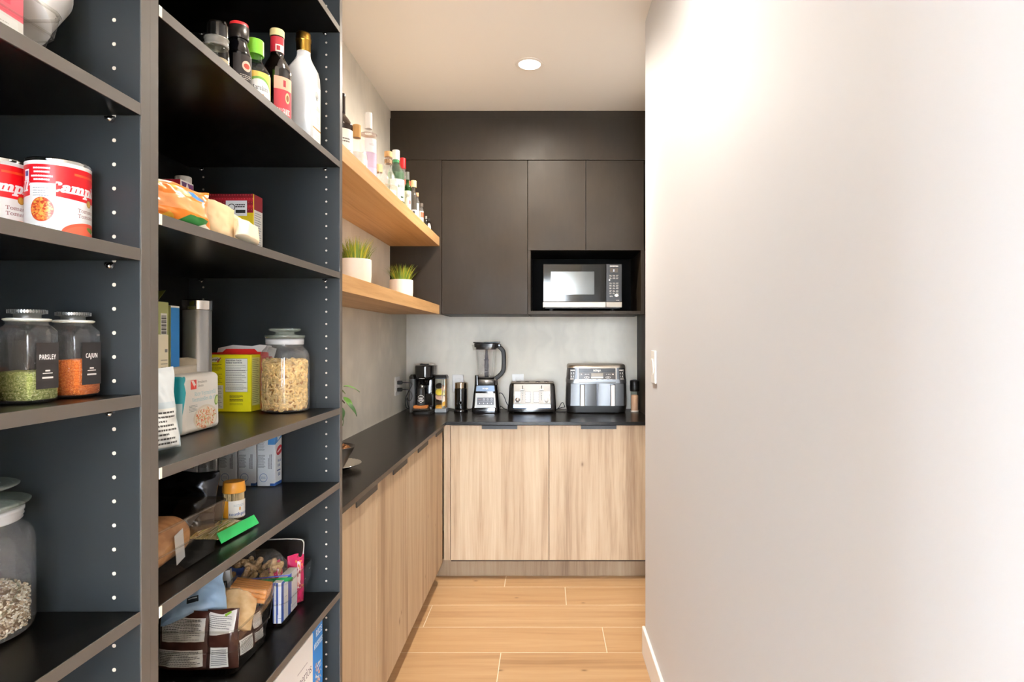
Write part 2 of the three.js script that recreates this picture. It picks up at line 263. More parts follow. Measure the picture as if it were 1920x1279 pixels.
// ---------------------------------------------------------------- tall open shelf cabinets on the left
const UF = -0.5375, UB = -0.940, PT = 0.0175;   // front, back, panel thickness
const pinGeo = merge([new THREE.CylinderGeometry(0.0025, 0.0025, 0.012, 8).rotateZ(Math.PI / 2), shift(new THREE.SphereGeometry(0.004, 10, 8), 0.002, -0.003, 0.004), shift(new THREE.CylinderGeometry(0.0035, 0.0035, 0.008, 10).rotateX(Math.PI / 2), 0, -0.002, 0)]);
function shelfUnit(label, z0, z1, shelves, topY) {   // z0 nearest the lens (less negative)
  const t = thing('shelf_cabinet', label, 'cabinet', 0, 0, 0);
  const add = (name, x0, x1, y0, y1, za, zb, mat, r = 0.0012) => { const [g, x, y, z] = boxAt(x0, x1, y0, y1, za, zb, r); return part(name, g, mat, t, x, y, z); };
  for (const [a, b] of [[z0 - PT, z0], [z1, z1 + PT]]) {
    const p = add('side_panel', UB, UF - 0.0012, 0.0, topY, a, b, M.charcoal);
    part('edge_band', rbox(0.0012, topY, PT, 0.0004), M.charcoalLitEdge, p, (UF - UB) / 2 - 0.0000, 0, 0);
  }
  add('back_panel', UB, UB + 0.008, 0.08, topY, z1 + PT, z0 - PT, M.charcoalShadeBack);
  add('plinth', UF - 0.05, UF - 0.034, 0, 0.08, z1 + PT, z0 - PT, M.charcoal);
  const zi0 = z0 - PT - 0.001, zi1 = z1 + PT + 0.001;
  for (const y of shelves) {
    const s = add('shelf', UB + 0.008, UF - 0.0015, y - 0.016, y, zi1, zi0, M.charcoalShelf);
    part('edge_band', rbox(0.0015, 0.016, zi0 - zi1, 0.0004), M.charcoalLitEdge, s, (UF - UB - 0.008) / 2 - 0.0002, 0, 0);
    part('raw_edge_end', rbox(0.0022, 0.0155, 0.006, 0.0006), M.rawEdge, s, (UF - UB - 0.008) / 2 + 0.0003, 0, (zi0 - zi1) / 2 - 0.0035);
    for (const zz of [zi1 + 0.006, zi0 - 0.006]) for (const xx of [UF - 0.036, UB + 0.045]) part('shelf_pin', pinGeo, M.pin, s, xx - (UB + 0.008 + UF) / 2, -0.0135, zz - (zi0 + zi1) / 2);
  }
  const h = []; // shelf-pin holes of the 32 mm row, drilled into the panels: pale rims
  for (let y = 0.14; y < topY - 0.1; y += 0.032) for (const xx of [UF - 0.036, UB + 0.045]) { h.push(shift(new THREE.CylinderGeometry(0.0026, 0.0026, 0.0012, 8).rotateX(Math.PI / 2), xx, y, z1 + PT)); h.push(shift(new THREE.CylinderGeometry(0.0026, 0.0026, 0.0012, 8).rotateX(Math.PI / 2), xx, y, z0 - PT)); }
  part('peg_holes', merge(h), M.hole, t).userData.kind = 'stuff';
  return t;
}
const Z_A0 = -0.045, Z_A1 = -0.8125, Z_B1 = -1.581;
const SA = [1.693, 1.500, 1.306, 1.018, 0.62, 0.098], SB = [2.1975, 1.845, 1.555, 1.2003, 1.007, 0.720, 0.37, 0.098];
shelfUnit('charcoal open shelf cabinet nearest the lens, with soup cans and spice jars', Z_A0, Z_A1, [2.2, ...SA], CEIL - 0.003);
shelfUnit('charcoal open shelf cabinet with bottles, pasta jar and clear bins', Z_A1, Z_B1, SB, CEIL - 0.003);

// ---------------------------------------------------------------- base cabinets and counter
const CT = 0.910, CTH = 0.018, XC = -0.567, XD = -0.585, ZC = -3.41, ZD = -3.43;
function handle(len, axis) {   // black edge pull: a plate over the door's top edge with a lip turned down
  const s = new THREE.Shape([[0, 0.0018], [-0.022, 0.0018], [-0.022, 0], [-0.0016, 0], [-0.0016, -0.017], [0.0, -0.019], [0.0016, -0.019], [0.0016, 0.0006]].map((p) => new THREE.Vector2(...p)));
  const g = new THREE.ExtrudeGeometry(s, { depth: len, bevelEnabled: true, bevelSize: 0.0004, bevelThickness: 0.0004, bevelSegments: 1 }); g.translate(0.014, 0, -len / 2);   // lip faces +x
  if (axis === 'z') g.rotateY(-Math.PI / 2); return g;
}
const DTOP = 0.887, DBOT = 0.114;
const leftSeams = [-1.590, -2.071, -2.511, -2.951, -3.391], leftLabels = ['oak base cabinet next to the tall shelf cabinet', 'oak base cabinet, second along the left wall from the tall shelves', 'oak base cabinet, third along the left wall from the tall shelves', 'oak base cabinet at the far end of the left run, next to the corner'];
for (let i = 0; i < 4; i++) {
  const a = leftSeams[i], b = leftSeams[i + 1], c = (a + b) / 2, t = thing('base_cabinet', leftLabels[i], 'cabinet', 0, 0, 0, 0, 'oak base cabinets along the left wall');
  const [g, x, y, z] = boxAt(XL + 0.002, XD - 0.0195, 0.1, CT - CTH - 0.001, b + 0.0005, a - 0.0005, 0.001, i * 0.61, 0.1); part('carcass', g, M.oak, t, x, y, z);
  const [g2, x2, y2, z2] = boxAt(XD - 0.019, XD, DBOT, DTOP, b + 0.0015, a - 0.0015, 0.0012, i * 0.53 + 0.2, i * 0.37); const d = part('door', g2, M.oak, t, x2, y2, z2);
  const hz = b + 0.028 + 0.115; part('handle', handle(0.225, 'x'), M.pull, d, 0.0095 - 0.004, DTOP - y2, hz - z2).userData.label = 'black edge-pull handle';
}
const backLabels = ['oak base cabinet under the coffee machine, on the back wall', 'oak base cabinet under the air fryer, on the back wall'];
[[-0.546, 0.0195], [0.0195, 0.586]].forEach(([a, b], i) => {
  const t = thing('base_cabinet', backLabels[i], 'cabinet', 0, 0, 0, 0, 'oak base cabinets on the back wall');
  const [g, x, y, z] = boxAt(a + 0.0005, b - 0.0005, 0.1, CT - CTH - 0.001, ZB + 0.002, ZD - 0.0195, 0.001, i * 0.6, 0.4); part('carcass', g, M.gapWood, t, x, y, z);
  const [g2, x2, y2, z2] = boxAt(a + 0.0015, b - 0.0015, DBOT, DTOP, ZD - 0.019, ZD, 0.0012, i * 0.57 + 0.11, 0.55); const d = part('door', g2, M.oak, t, x2, y2, z2);
  part('handle', handle(0.202, 'z'), M.pull, d, (i ? 0.304 : -0.2635) - x2, DTOP - y2, 0.0095 - 0.004).userData.label = 'black edge-pull handle';
  if (!i) { const [f, fx, fy, fz] = boxAt(XD + 0.0005, a - 0.0015, DBOT, CT - CTH - 0.001, ZD - 0.019, ZD, 0.001, 0.8, 0.2); part('filler', f, M.oak, t, fx, fy, fz); }
  else { const [f, fx, fy, fz] = boxAt(b + 0.0015, XF, DBOT, CT - CTH - 0.001, ZD - 0.019, ZD, 0.001, 0.3, 0.2); part('filler', f, M.oak, t, fx, fy, fz); }
});
{ const [g, x, y, z] = boxAt(XL + 0.001, XD - 0.055, 0.0, 0.0995, -3.39, -1.59, 0.001, 0.3, 0.3); structure('trim_1', g, M.oakKickShade, x, y, z, 'recessed oak toe kick under the left cabinets'); }
{ const [g, x, y, z] = boxAt(-0.72, XF, 0.0, 0.0995, ZB + 0.05, -3.490, 0.001, 0.7, 0.9); structure('trim_2', g, M.oakKickShade, x, y, z, 'oak toe kick under the back cabinets'); }
{
  const s = new THREE.Shape([[XL + 0.001, 1.583], [XC, 1.583], [XC, -ZC], [XF - 0.001, -ZC], [XF - 0.001, -ZB - 0.001], [XL + 0.001, -ZB - 0.001]].map((p) => new THREE.Vector2(...p)));
  const g = new THREE.ExtrudeGeometry(s, { depth: CTH - 0.0016, bevelEnabled: true, bevelSize: 0.0008, bevelThickness: 0.0008, bevelSegments: 2, bevelOffset: -0.0008 }); g.rotateX(-Math.PI / 2); g.translate(0, CT - CTH + 0.0008, 0);
  single('countertop', 'thin black L-shaped countertop over the oak cabinets', 'countertop', boxUV(g), M.counter);
}
// ---------------------------------------------------------------- upper cabinets, soffit, black side panel
const ZU = -3.628, UY0 = 1.534, UY1 = 2.4695, ZUB = ZU - 0.02;
const addBox = (t, name, x0, x1, y0, y1, z0, z1, mat, r = 0.0012, ox = 0, oy = 0) => { const [g, x, y, z] = boxAt(x0, x1, y0, y1, z0, z1, r, ox, oy); return part(name, g, mat, t, x, y, z); };
{ const t = thing('cabinet_panel', 'black fixed panel at the left end of the upper cabinets, behind the floating shelves', 'panel'); addBox(t, 'panel', XL + 0.001, -0.6315, UY0, UY1 - 0.001, ZUB, ZU, M.black, 0.0012, 0.2, 0.3); addBox(t, 'return_panel', -0.65, -0.6315, UY0, UY1 - 0.001, ZB + 0.001, ZUB - 0.0005, M.black); }
{ const t = thing('upper_cabinet', 'tall black upper cabinet with one wide door, left of the microwave', 'cabinet'); addBox(t, 'carcass', -0.6285, -0.1115, UY0, UY1 - 0.001, ZB + 0.001, ZUB - 0.0005, M.matteBlack); addBox(t, 'door', -0.6285, -0.1105, UY0, UY1 - 0.003, ZUB, ZU, M.black, 0.0012, 0.6, 0.1); }
{
  const t = thing('upper_cabinet', 'black upper cabinet with two short doors over the open microwave niche', 'cabinet'); const NY1 = 1.925, NY0 = 1.5535;
  addBox(t, 'carcass', -0.1085, 0.6, NY1, UY1 - 0.001, ZB + 0.001, ZUB - 0.0005, M.matteBlack);
  addBox(t, 'door', -0.1075, 0.2425, NY1 - 0.003, UY1 - 0.003, ZUB, ZU, M.black, 0.0012, 0.9, 0.6); addBox(t, 'door', 0.2455, 0.5965, NY1 - 0.003, UY1 - 0.003, ZUB, ZU, M.black, 0.0012, 0.1, 0.8);
  addBox(t, 'niche_side', -0.1085, -0.0905, UY0, NY1 - 0.0035, ZB + 0.001, ZU, M.black); addBox(t, 'niche_side', 0.578, 0.6, UY0, NY1 - 0.0035, ZB + 0.001, ZU, M.black);
  addBox(t, 'niche_shelf', -0.09, 0.5775, UY0, NY0, ZB + 0.001, ZU, M.black); addBox(t, 'niche_back', -0.09, 0.5775, NY0 + 0.0005, NY1 - 0.001, ZB + 0.001, ZB + 0.012, M.niche);
}
{ const [g, x, y, z] = boxAt(XL + 0.001, XF, UY1 + 0.001, 2.722, ZB + 0.001, ZU, 0.0012, 0.4, 0.7); structure('trim_3', g, M.black, x, y, z, 'black soffit panel above the upper cabinets'); }
{ const [g, x, y, z] = boxAt(XL + 0.004, XF, 2.7235, CEIL - 0.0005, ZB + 0.001, ZU - 0.006, 0.0012); structure('trim_4', g, M.black, x, y, z, 'black scribe strip under the ceiling'); }
{ const t = thing('cabinet_panel', 'tall black side panel closing the right end of the back counter', 'panel'); addBox(t, 'panel', XF + 0.0005, XF + 0.0195, 0.0, CEIL - 0.001, ZB + 0.001, ZC + 0.0, M.black); }
// ---------------------------------------------------------------- floating shelves
function floatShelf(y0, y1, label) {
  const w = UF, [g, x, y, z] = boxAt(XL + 0.0005, -0.644, y0, y1, ZU + 0.0005, -1.583, 0.0015, 0, 0), uv = g.attributes.uv, nn = g.attributes.normal, pp = g.attributes.position;
  for (let i = 0; i < uv.count; i++) uv.setXY(i, (Math.abs(nn.getY(i)) > 0.5 ? pp.getX(i) : pp.getY(i) * 0.8) + y0 * 3, pp.getZ(i));
  return single('floating_shelf', label, 'shelf', g, M.honey, x, y, z, 0, 0, 0, 'honey wood floating shelves');
}
floatShelf(1.946, 2.0, 'upper thick honey wood floating shelf holding liquor bottles'); floatShelf(1.533, 1.589, 'lower thick honey wood floating shelf holding two grass pots');
// ---------------------------------------------------------------- outlets, switch
const plateGeo = (w) => rbox(w, 0.118, 0.006, 0.0025);
function outlet(label, x, y, z, ry, w, decks) {
  const t = thing('wall_outlet', label, 'outlet', x, y, z, ry); part('cover_plate', plateGeo(w), M.plate, t, 0, 0, 0.0032);
  for (const dx of decks) part('receptacle', rbox(0.034, 0.068, 0.004, 0.003), M.plate, t, dx, 0, 0.0068); return t;
}
outlet('white double outlet on the left wall with two black plugs', XL, 1.085, -3.795, Math.PI / 2, 0.114, [-0.023, 0.023]);
outlet('white wall outlet behind the milk frother', -0.595, 1.084, ZB, 0, 0.076, [0]);
outlet('white wall outlet behind the toaster', -0.188, 1.087, ZB, 0, 0.078, [0]);
{
  const t = thing('light_switch', 'white light switch on the right wall', 'switch', XR, 1.270, -2.388, -Math.PI / 2); part('cover_plate', rbox(0.084, 0.13, 0.008, 0.0022), M.plate, t, 0, 0, 0.0042);
  part('rocker', rbox(0.034, 0.066, 0.005, 0.002), M.plate, t, 0, 0, 0.0095, 0.07); part('dimmer_slider', rbox(0.003, 0.05, 0.004, 0.0012), std(0xd9d5cf, 0.4), t, 0.026, 0, 0.009);
}
// ================================================================ things on the shelves: makers
function boxThing(name, label, category, w, h, d, faces, x, y, z, ry = 0, group, r = 0.0015) {   // a carton; faces: [px, nx, py, ny, pz, nz], base at y
  const t = thing(name, label, category, x, y, z, ry, group); part('carton', new RoundedBoxGeometry(w, h, d, 2, r), faces, t, 0, h / 2 + 0.0005, 0); return t;
}
function bin(label, x0, x1, y, z0, z1, h) {   // clear stackable tub, narrower at the foot, with a ledge half way up and a rolled rim
  const w = x1 - x0, d = z0 - z1, t = thing('storage_bin', label, 'bin', (x0 + x1) / 2, y, (z0 + z1) / 2);
  const R = (k, dw) => [h * k, w - dw, d - dw, 0.02];
  part('tub', rrLoft([[0.001, w - 0.034, d - 0.034, 0.016], [0.005, w - 0.024, d - 0.024, 0.02], R(0.52, 0.014), R(0.55, 0.008), R(0.57, 0.007), R(0.97, 0), R(1, 0.0)], { capTop: false, smooth: 0.4 }), M.clearPlastic, t);
  const rim = rrLoop(w, d, 0.02, 5).map(([a, b]) => V(a, h, b)); part('rim', new THREE.TubeGeometry(new THREE.CatmullRomCurve3(rim, true, 'catmullrom', 0.1), 90, 0.0022, 6, true), M.clearPlastic, t);
  const mid = rrLoop(w - 0.008, d - 0.008, 0.02, 5).map(([a, b]) => V(a, h * 0.56, b)); part('ledge', new THREE.TubeGeometry(new THREE.CatmullRomCurve3(mid, true, 'catmullrom', 0.1), 90, 0.0013, 6, true), M.clearPlastic, t);
  return t;
}
function bagThing(name, label, category, w, h, d, opt, mat, x, y, z, rx, ry, rz, group) {
  const t = thing(name, label, category, x, y, z, 0, group); t.rotation.set(rx, ry, rz, 'YXZ'); part('bag', pouch(w, h, d, opt.s ?? rr(1, 40), opt), mat, t); return t;
}
// ================================================================ nearest cabinet
// bin, white tub and packets on its top shelf
bin('clear plastic bin on the top shelf nearest the lens, with a white tub leaning out', -0.90, -0.560, SA[0], -0.42, -0.702, 0.060);
{
  const t = thing('white_tub', 'white plastic tub lying tilted over the rim of the topmost clear bin', 'tub', -0.628, 1.764, -0.701); t.quaternion.setFromUnitVectors(V(0, 1, 0), V(-0.016, 0.074, -0.060).normalize());
  part('tub_body', lathe([[0, 0.085], [0.035, 0.084], [0.0395, 0.080], [0.0415, 0.072], [0.039, -0.0], [0.0405, -0.002], [0.0405, -0.006], [0.0, -0.006]], 48), std(0xf4f4f3, 0.35), t);
}
const redCard = canvasTex(256, 192, (x, w, h) => {
  x.fillStyle = '#f3efea'; x.fillRect(0, 0, w, h); poly(x, [[60, 0], [256, 0], [256, 120], [95, 110]], '#e4586a'); x.fillStyle = '#d8334a'; x.fillRect(150, 30, 70, 60); x.fillStyle = '#f6dfe0'; x.fillRect(84, 20, 40, 70);
  x.fillStyle = '#d8334a'; x.fillRect(0, 118, 70, 40); x.fillStyle = '#fbfaf7'; x.fillRect(80, 124, 160, 58); lines(x, 92, 138, 130, 4, 9, '#c9c4bd', 2.4);
});
const redCardMat = print(redCard);
{ const t = boxThing('paper_packet', 'red and white paper packet in the topmost clear bin', 'packet', 0.115, 0.085, 0.012, [redCardMat, redCardMat, M.paper, M.paper, redCardMat, redCardMat], -0.592, SA[0] + 0.006, -0.612, 1.53); }
boxThing('paper_packet', 'blush white paper packet behind the red one in the topmost clear bin', 'packet', 0.12, 0.095, 0.03, Array(6).fill(std(0xf2d9d6, 0.6)), -0.70, SA[0] + 0.006, -0.58, 1.3);
// soup cans
const canTex = canvasTex(1024, 512, (x, w, h) => {
  x.fillStyle = '#fbf9f6'; x.fillRect(0, 0, w, h);
  const front = (ox) => {   // one front of the wrap-around label
    x.fillStyle = '#e0101c'; x.beginPath(); x.moveTo(ox, 26); x.lineTo(ox + 372, 26); x.lineTo(ox + 372, 236); x.quadraticCurveTo(ox + 186, 262, ox, 236); x.fill();
    x.fillStyle = '#ee5a2a'; x.fillRect(ox + 90, 62, 190, 16);
    x.save(); x.translate(ox + 190, 172); x.strokeStyle = '#fff'; x.lineWidth = 7; x.font = 'italic bold 88px serif'; x.textAlign = 'center'; x.textBaseline = 'middle'; x.scale(0.92, 1); x.strokeText('Campbell\u2019s', 0, 0); x.fillStyle = '#fff'; x.fillText('Campbell\u2019s', 0, 0); x.restore();
    ell(x, ox + 190, 252, 21, 27, '#b8862a'); ell(x, ox + 190, 252, 15, 20, '#d5aa48');
    text(x, 'Tomato', ox + 170, 312, 34, '#7a2a2c', { font: 'serif', weight: 'normal' }); text(x, 'Tomate', ox + 170, 350, 34, '#7a2a2c', { font: 'serif', weight: 'normal' });
    ell(x, ox + 190, 478, 165, 84, '#ef5a3c'); ell(x, ox + 190, 484, 150, 70, '#f4694a'); ell(x, ox + 215, 440, 46, 16, '#7fae3a', 0.3); ell(x, ox + 250, 452, 26, 10, '#f4efe4', -0.2);
    x.fillStyle = '#fff'; x.fillRect(ox + 322, 58, 44, 74); x.fillStyle = '#3e5aa8'; x.fillRect(ox + 330, 70, 28, 34);
  };
  front(0); front(512);
  for (const ox of [372, 884]) {
    x.fillStyle = '#fbf9f6'; x.fillRect(ox, 0, 140, h); x.fillStyle = '#dc1420'; x.fillRect(ox, 26, 140, 126); for (const [y, l] of [[52, 96], [78, 88], [106, 124], [130, 90]]) { x.fillStyle = '#fff'; lines(x, ox + 70 - l / 2, y - 7, l, 1, 1, '#fff', 13); x.fillRect(ox + 70 - l / 2, y - 5, l * 0.9, 10); }
    lines(x, ox + 22, 184, 96, 4, 17, '#9aa0a8', 4); ell(x, ox + 70, 330, 62, 82, '#d2502c'); for (let i = 0; i < 260; i++) { const a = rr(0, 6.28), q = Math.sqrt(rnd()); ell(x, ox + 70 + Math.cos(a) * 55 * q, 330 + Math.sin(a) * 74 * q, rr(4, 10), rr(4, 9), ['#dd6a34', '#e2a24a', '#b9391f', '#cfae55', '#f0803e'][Math.floor(rnd() * 5)]); }
    lines(x, ox + 20, 440, 100, 2, 14, '#c8c6c2', 3);
  }
});
function soupCan(label, x, z, turn) {
  const t = thing('soup_can', label, 'can', x, SA[1], z, turn, 'soup cans'), r = 0.0335, h = 0.101;
  part('can_body', lathe([[0, 0.002], [0.030, 0.002], [0.0315, 0.0005], [0.0338, 0.0008], [0.034, 0.002], [0.0333, 0.004], [0.0333, h - 0.004], [0.034, h - 0.002], [0.0338, h - 0.0003], [0.0322, h], [0.031, h - 0.003], [0, h - 0.003]], 56), M.chrome, t);
  const g = new THREE.CylinderGeometry(r + 0.0001, r + 0.0001, h - 0.009, 64, 1, true); part('paper_label', g, print(canTex, 0.28), t, 0, h / 2, 0); return t;
}
soupCan('red and white soup can standing against the cabinet panel', -0.616, -0.7565, 0.60);
soupCan('red and white soup can partly hidden behind its neighbour, at the picture edge', -0.6848, -0.7455, 0.32);
// spice jars
function spiceTex(word, cx = 0.5) {
  return canvasTex(192, 256, (x, w, h) => { x.fillStyle = '#2b2624'; x.fillRect(0, 0, w, h); text(x, word, w * cx, 80, 40, '#f4f2ee', { sx: Math.min(1, 168 / (word.length * 27)) }); x.fillStyle = '#e8e4de'; x.fillRect(76, 152, 42, 9); x.fillRect(54, 168, 86, 5); x.fillRect(50, 190, 94, 10); });
}
const parsleyTex = crumbTex([120, 132, 62], [196, 194, 138], [84, 98, 40], 22, 3), cajunTex = crumbTex([190, 88, 24], [222, 130, 58], [130, 48, 14], 26, 8), creamTex = crumbTex([226, 214, 190], [238, 228, 208], [206, 190, 160], 18, 5);
const jarLoop = (s, r) => [s, s, r];
function spiceJar(label, word, z, fillTex, fill, fillName, x = -0.598) {
  const t = thing('spice_jar', label, 'jar', x, SA[2] + 0.0006, z, 0, 'square spice jars with black labels');
  part('glass_body', rrLoft([[0, 0.038, 0.038, 0.008], [0.003, 0.0455, 0.0455, 0.0125], [0.076, 0.046, 0.046, 0.0125], [0.083, 0.0445, 0.0445, 0.011], [0.088, 0.040, 0.040, 0.015], [0.091, 0.0375, 0.0375, 0.0185], [0.094, 0.0375, 0.0375, 0.0185]], { capTop: false, smooth: 0.9 }), M.spiceGlass, t);
  part('lid_rim', lathe([[0.017, 0.0935], [0.0205, 0.0935], [0.0222, 0.095], [0.0222, 0.0962], [0.019, 0.0972], [0, 0.0972]], 40), std(0xe9efe8, 0.25), t);
  const k = []; for (let i = 0; i < 44; i++) k.push(new THREE.BoxGeometry(0.0012, 0.004, 0.0012).rotateY(i / 44 * 6.283).translate(Math.cos(i / 44 * 6.283) * 0.0178, 0.1046, -Math.sin(i / 44 * 6.283) * 0.0178));
  part('metal_lid', merge([lathe([[0.0125, 0.097], [0.0125, 0.1015], [0.0165, 0.1025], [0.0177, 0.1035], [0.0177, 0.1058], [0.0165, 0.1072], [0, 0.1076]], 44), ...k]), M.brushed, t);
  part('front_label', new THREE.BoxGeometry(0.0003, 0.053, 0.031), [print(spiceTex(word[0], word[1]), 0.55), M.matteBlack, M.matteBlack, M.matteBlack, M.matteBlack, M.matteBlack], t, 0.0232, 0.0425, 0);
  const s = rrLoft([[0.0035, 0.040, 0.040, 0.008], [0.006, 0.0435, 0.0435, 0.009], [fill - 0.002, 0.0438, 0.0438, 0.009], [fill, 0.042, 0.042, 0.01]], { smooth: 0.9 });
  { const p = s.attributes.position; for (let i = 0; i < p.count; i++) if (p.getY(i) > fill - 0.004) p.setY(i, p.getY(i) + 0.003 * N3(p.getX(i) * 60, p.getZ(i) * 60, z * 9)); }
  tag(part(numbered(fillName[0]), boxUV(s), std(0xffffff, 0.95, { map: sized(fillTex, 0.05, 0.05), bumpMap: sized(fillTex, 0.05, 0.05), bumpScale: 0.0015 }), scene, x, SA[2] + 0.0006, z), fillName[1], 'spice', null, 'stuff');
}
spiceJar('square glass spice jar labelled PARSLEY half full of green flakes', ['PARSLEY', 0.5], -0.690, parsleyTex, 0.037, ['dried_parsley', 'green dried parsley flakes in the spice jar']);
spiceJar('square glass spice jar labelled CAJUN with orange seasoning', ['CAJUN', 0.5], -0.757, cajunTex, 0.047, ['cajun_seasoning', 'orange ground seasoning in the spice jar by the panel']);
spiceJar('square spice jar with cream powder, cut by the left picture edge', ['R', 0.86], -0.6135, creamTex, 0.072, ['cream_powder', 'cream powder in the spice jar at the picture edge']);
// large grain jar
{
  const x = -0.70, z = -0.7205, y = SA[3] + 0.0006, t = thing('glass_jar', 'large glass jar of grains with a wide glass lid, at the left picture edge', 'jar', x, y, z);
  part('glass_body', smoothLathe([[0, 0.003], [0.045, 0.003], [0.060, 0.002], [0.0655, 0.010], [0.066, 0.03], [0.066, 0.09], [0.0655, 0.112], [0.061, 0.125], [0.054, 0.131], [0.052, 0.136], [0.052, 0.150]], 64, 90), M.jarGlass, t);
  part('lid_seal', lathe([[0.0515, 0.137], [0.0535, 0.139], [0.0525, 0.141], [0.0545, 0.1435], [0.0535, 0.146], [0.055, 0.149], [0.055, 0.153], [0.049, 0.153]], 64), M.jarSeal, t);
  part('lid', merge([lathe([[0.0, 0.153], [0.055, 0.154], [0.0605, 0.159], [0.0615, 0.1615], [0.059, 0.1625], [0.03, 0.1645], [0.015, 0.167], [0.012, 0.172], [0.016, 0.1765], [0.046, 0.1785], [0.0505, 0.181], [0.0505, 0.183], [0.046, 0.1845], [0, 0.1850]], 64)]), M.hazeGlass, t);
  const fr = []; for (const [a, b] of [[-1, 0.062], [-0.78, 0.075], [0, 0.084], [0.78, 0.075], [1, 0.062], [0.62, 0.040], [0, 0.030], [-0.62, 0.040]]) { const q = 0.95 + a * 0.62; fr.push([Math.sin(q) * 0.0665, b, Math.cos(q) * 0.0665]); }
  part('embossed_frame', new THREE.TubeGeometry(new THREE.CatmullRomCurve3(fr.map((p) => V(...p)), true, 'catmullrom', 0.15), 90, 0.0011, 6, true), M.glass, t);
  const n = 2600, oat = new THREE.InstancedMesh(new THREE.SphereGeometry(1, 7, 5), std(0xffffff, 0.8), n); const m4 = new THREE.Matrix4(), q = new THREE.Quaternion(), c = new THREE.Color();
  for (let i = 0; i < n; i++) { const top = i < 900, a = rr(0, 6.283), rad = top ? Math.sqrt(rnd()) * 0.06 : rr(0.0565, 0.0595), lev = 0.052 + 0.008 * Math.sin(a - 0.9); q.setFromEuler(new THREE.Euler(rr(0, 6), rr(0, 6), rr(0, 6))); m4.compose(V(Math.cos(a) * rad, top ? lev + rr(-0.002, 0.0015) : rr(0.007, lev), Math.sin(a) * rad), q, V(rr(0.0013, 0.0021), rr(0.0008, 0.0012), rr(0.0016, 0.0026))); oat.setMatrixAt(i, m4); c.setRGB(...[[0.55, 0.42, 0.27], [0.72, 0.62, 0.46], [0.36, 0.26, 0.16], [0.8, 0.73, 0.6]][Math.floor(rnd() * 4)]); oat.setColorAt(i, c); }
  oat.name = 'grain_mix'; oat.position.set(x, y, z); shade(oat); tag(oat, 'brown mixed grains filling the bottom of the large jar', 'grain', null, 'stuff'); scene.add(oat);
  const core = single('grain_bed', 'brown grain bed in the middle of the large jar', 'grain', lathe([[0, 0.005], [0.055, 0.005], [0.0565, 0.009], [0.0565, 0.036], [0.05, 0.044], [0, 0.046]], 40), std(0x8a6b48, 0.9), x, y, z); core.userData.kind = 'stuff';
}
// ================================================================ bottles: makers
function bottleProfile(r, bodyH, shoulderH, nr, h) { return [[0, 0.003], [r * 0.75, 0.002], [r * 0.93, 0.0005], [r, 0.005], [r, 0.02], [r, bodyH * 0.6], [r, bodyH], [r * 0.93, bodyH + shoulderH * 0.28], [(r + nr) / 2, bodyH + shoulderH * 0.62], [nr * 1.08, bodyH + shoulderH * 0.92], [nr, bodyH + shoulderH * 1.15], [nr, h]]; }
function bottle(label, x, y, z, o) {   // o: r, h, body, sh, nr, glass, cap, capMat, liquid, fill, tex, l0, l1, mid, span, neckTex
  const t = thing(o.name ?? 'bottle', label, o.category ?? 'bottle', x, y + 0.0005, z, 0, o.group); const pr = bottleProfile(o.r, o.body, o.sh, o.nr, o.h - (o.cap ?? 0) * 0.6);
  const lp = new THREE.SplineCurve(pr.map(([a, b]) => new THREE.Vector2(a, b))).getPoints(72).map((p) => [Math.min(o.r, Math.max(0, p.x)), p.y]);
  part('bottle_body', lathe(lp, 40), o.glass, t);
  if (o.liquid) { const f = o.fill ?? o.body, lq = lp.filter(([a, b]) => b < f && b > 0.003).map(([a, b]) => [Math.max(0, a - 0.0025), b]); part('liquid', lathe([[0, 0.004], ...lq, [lq[lq.length - 1][0], f], [0, f]], 40), o.liquid, t); }
  if (o.cap) { const cr = o.capR ?? o.nr * 1.15; part('cap', lathe([[cr * 0.98, o.h - o.cap], [cr, o.h - o.cap + 0.001], [cr, o.h - 0.0015], [cr * 0.93, o.h], [0, o.h]], 32), o.capMat, t); }
  if (o.band) part('neck_band', lathe([[o.nr + 0.0006, o.band[0]], [o.nr + 0.0008, o.band[1]]], 32), o.bandMat, t);
  if (o.tex) part('label', wrapped(o.r + 0.0004, o.l0, o.l1, o.mid ?? 0.6, o.span ?? 2.4), print(o.tex, 0.55), t);
  return t;
}
// ---- shelf 1 of the second cabinet
const S1 = SB[1];
{
  const t = thing('spice_grinder', 'clear glass spice grinder with a dark flip lid, leftmost on the high shelf', 'grinder', -0.60, S1, -1.09);
  part('glass_body', smoothLathe([[0, 0.002], [0.019, 0.001], [0.0215, 0.006], [0.0215, 0.045], [0.0205, 0.06], [0.0185, 0.066], [0.0185, 0.083]], 40, 60), M.glass, t); part('contents', lathe([[0, 0.003], [0.0195, 0.004], [0.0195, 0.043], [0, 0.045]], 32), std(0xb9a68c, 0.9), t);
  part('collar', lathe([[0.0187, 0.066], [0.0205, 0.067], [0.0205, 0.07], [0.019, 0.071], [0.0205, 0.0735], [0.019, 0.0765], [0.0205, 0.079], [0.021, 0.0815], [0.0, 0.0815]], 40), phys(0xd8d4cc, 0.1, { transmission: 0.6, thickness: 0 }), t);
  part('flip_lid', merge([lathe([[0.0165, 0.0817], [0.0172, 0.086], [0.017, 0.106], [0.015, 0.110], [0, 0.111]], 36), rbox(0.02, 0.006, 0.006, 0.002).translate(0.008, 0.108, 0.006)]), phys(0x1b1a19, 0.18, { clearcoat: 0.5 }), t, 0.002, 0, 0);
}
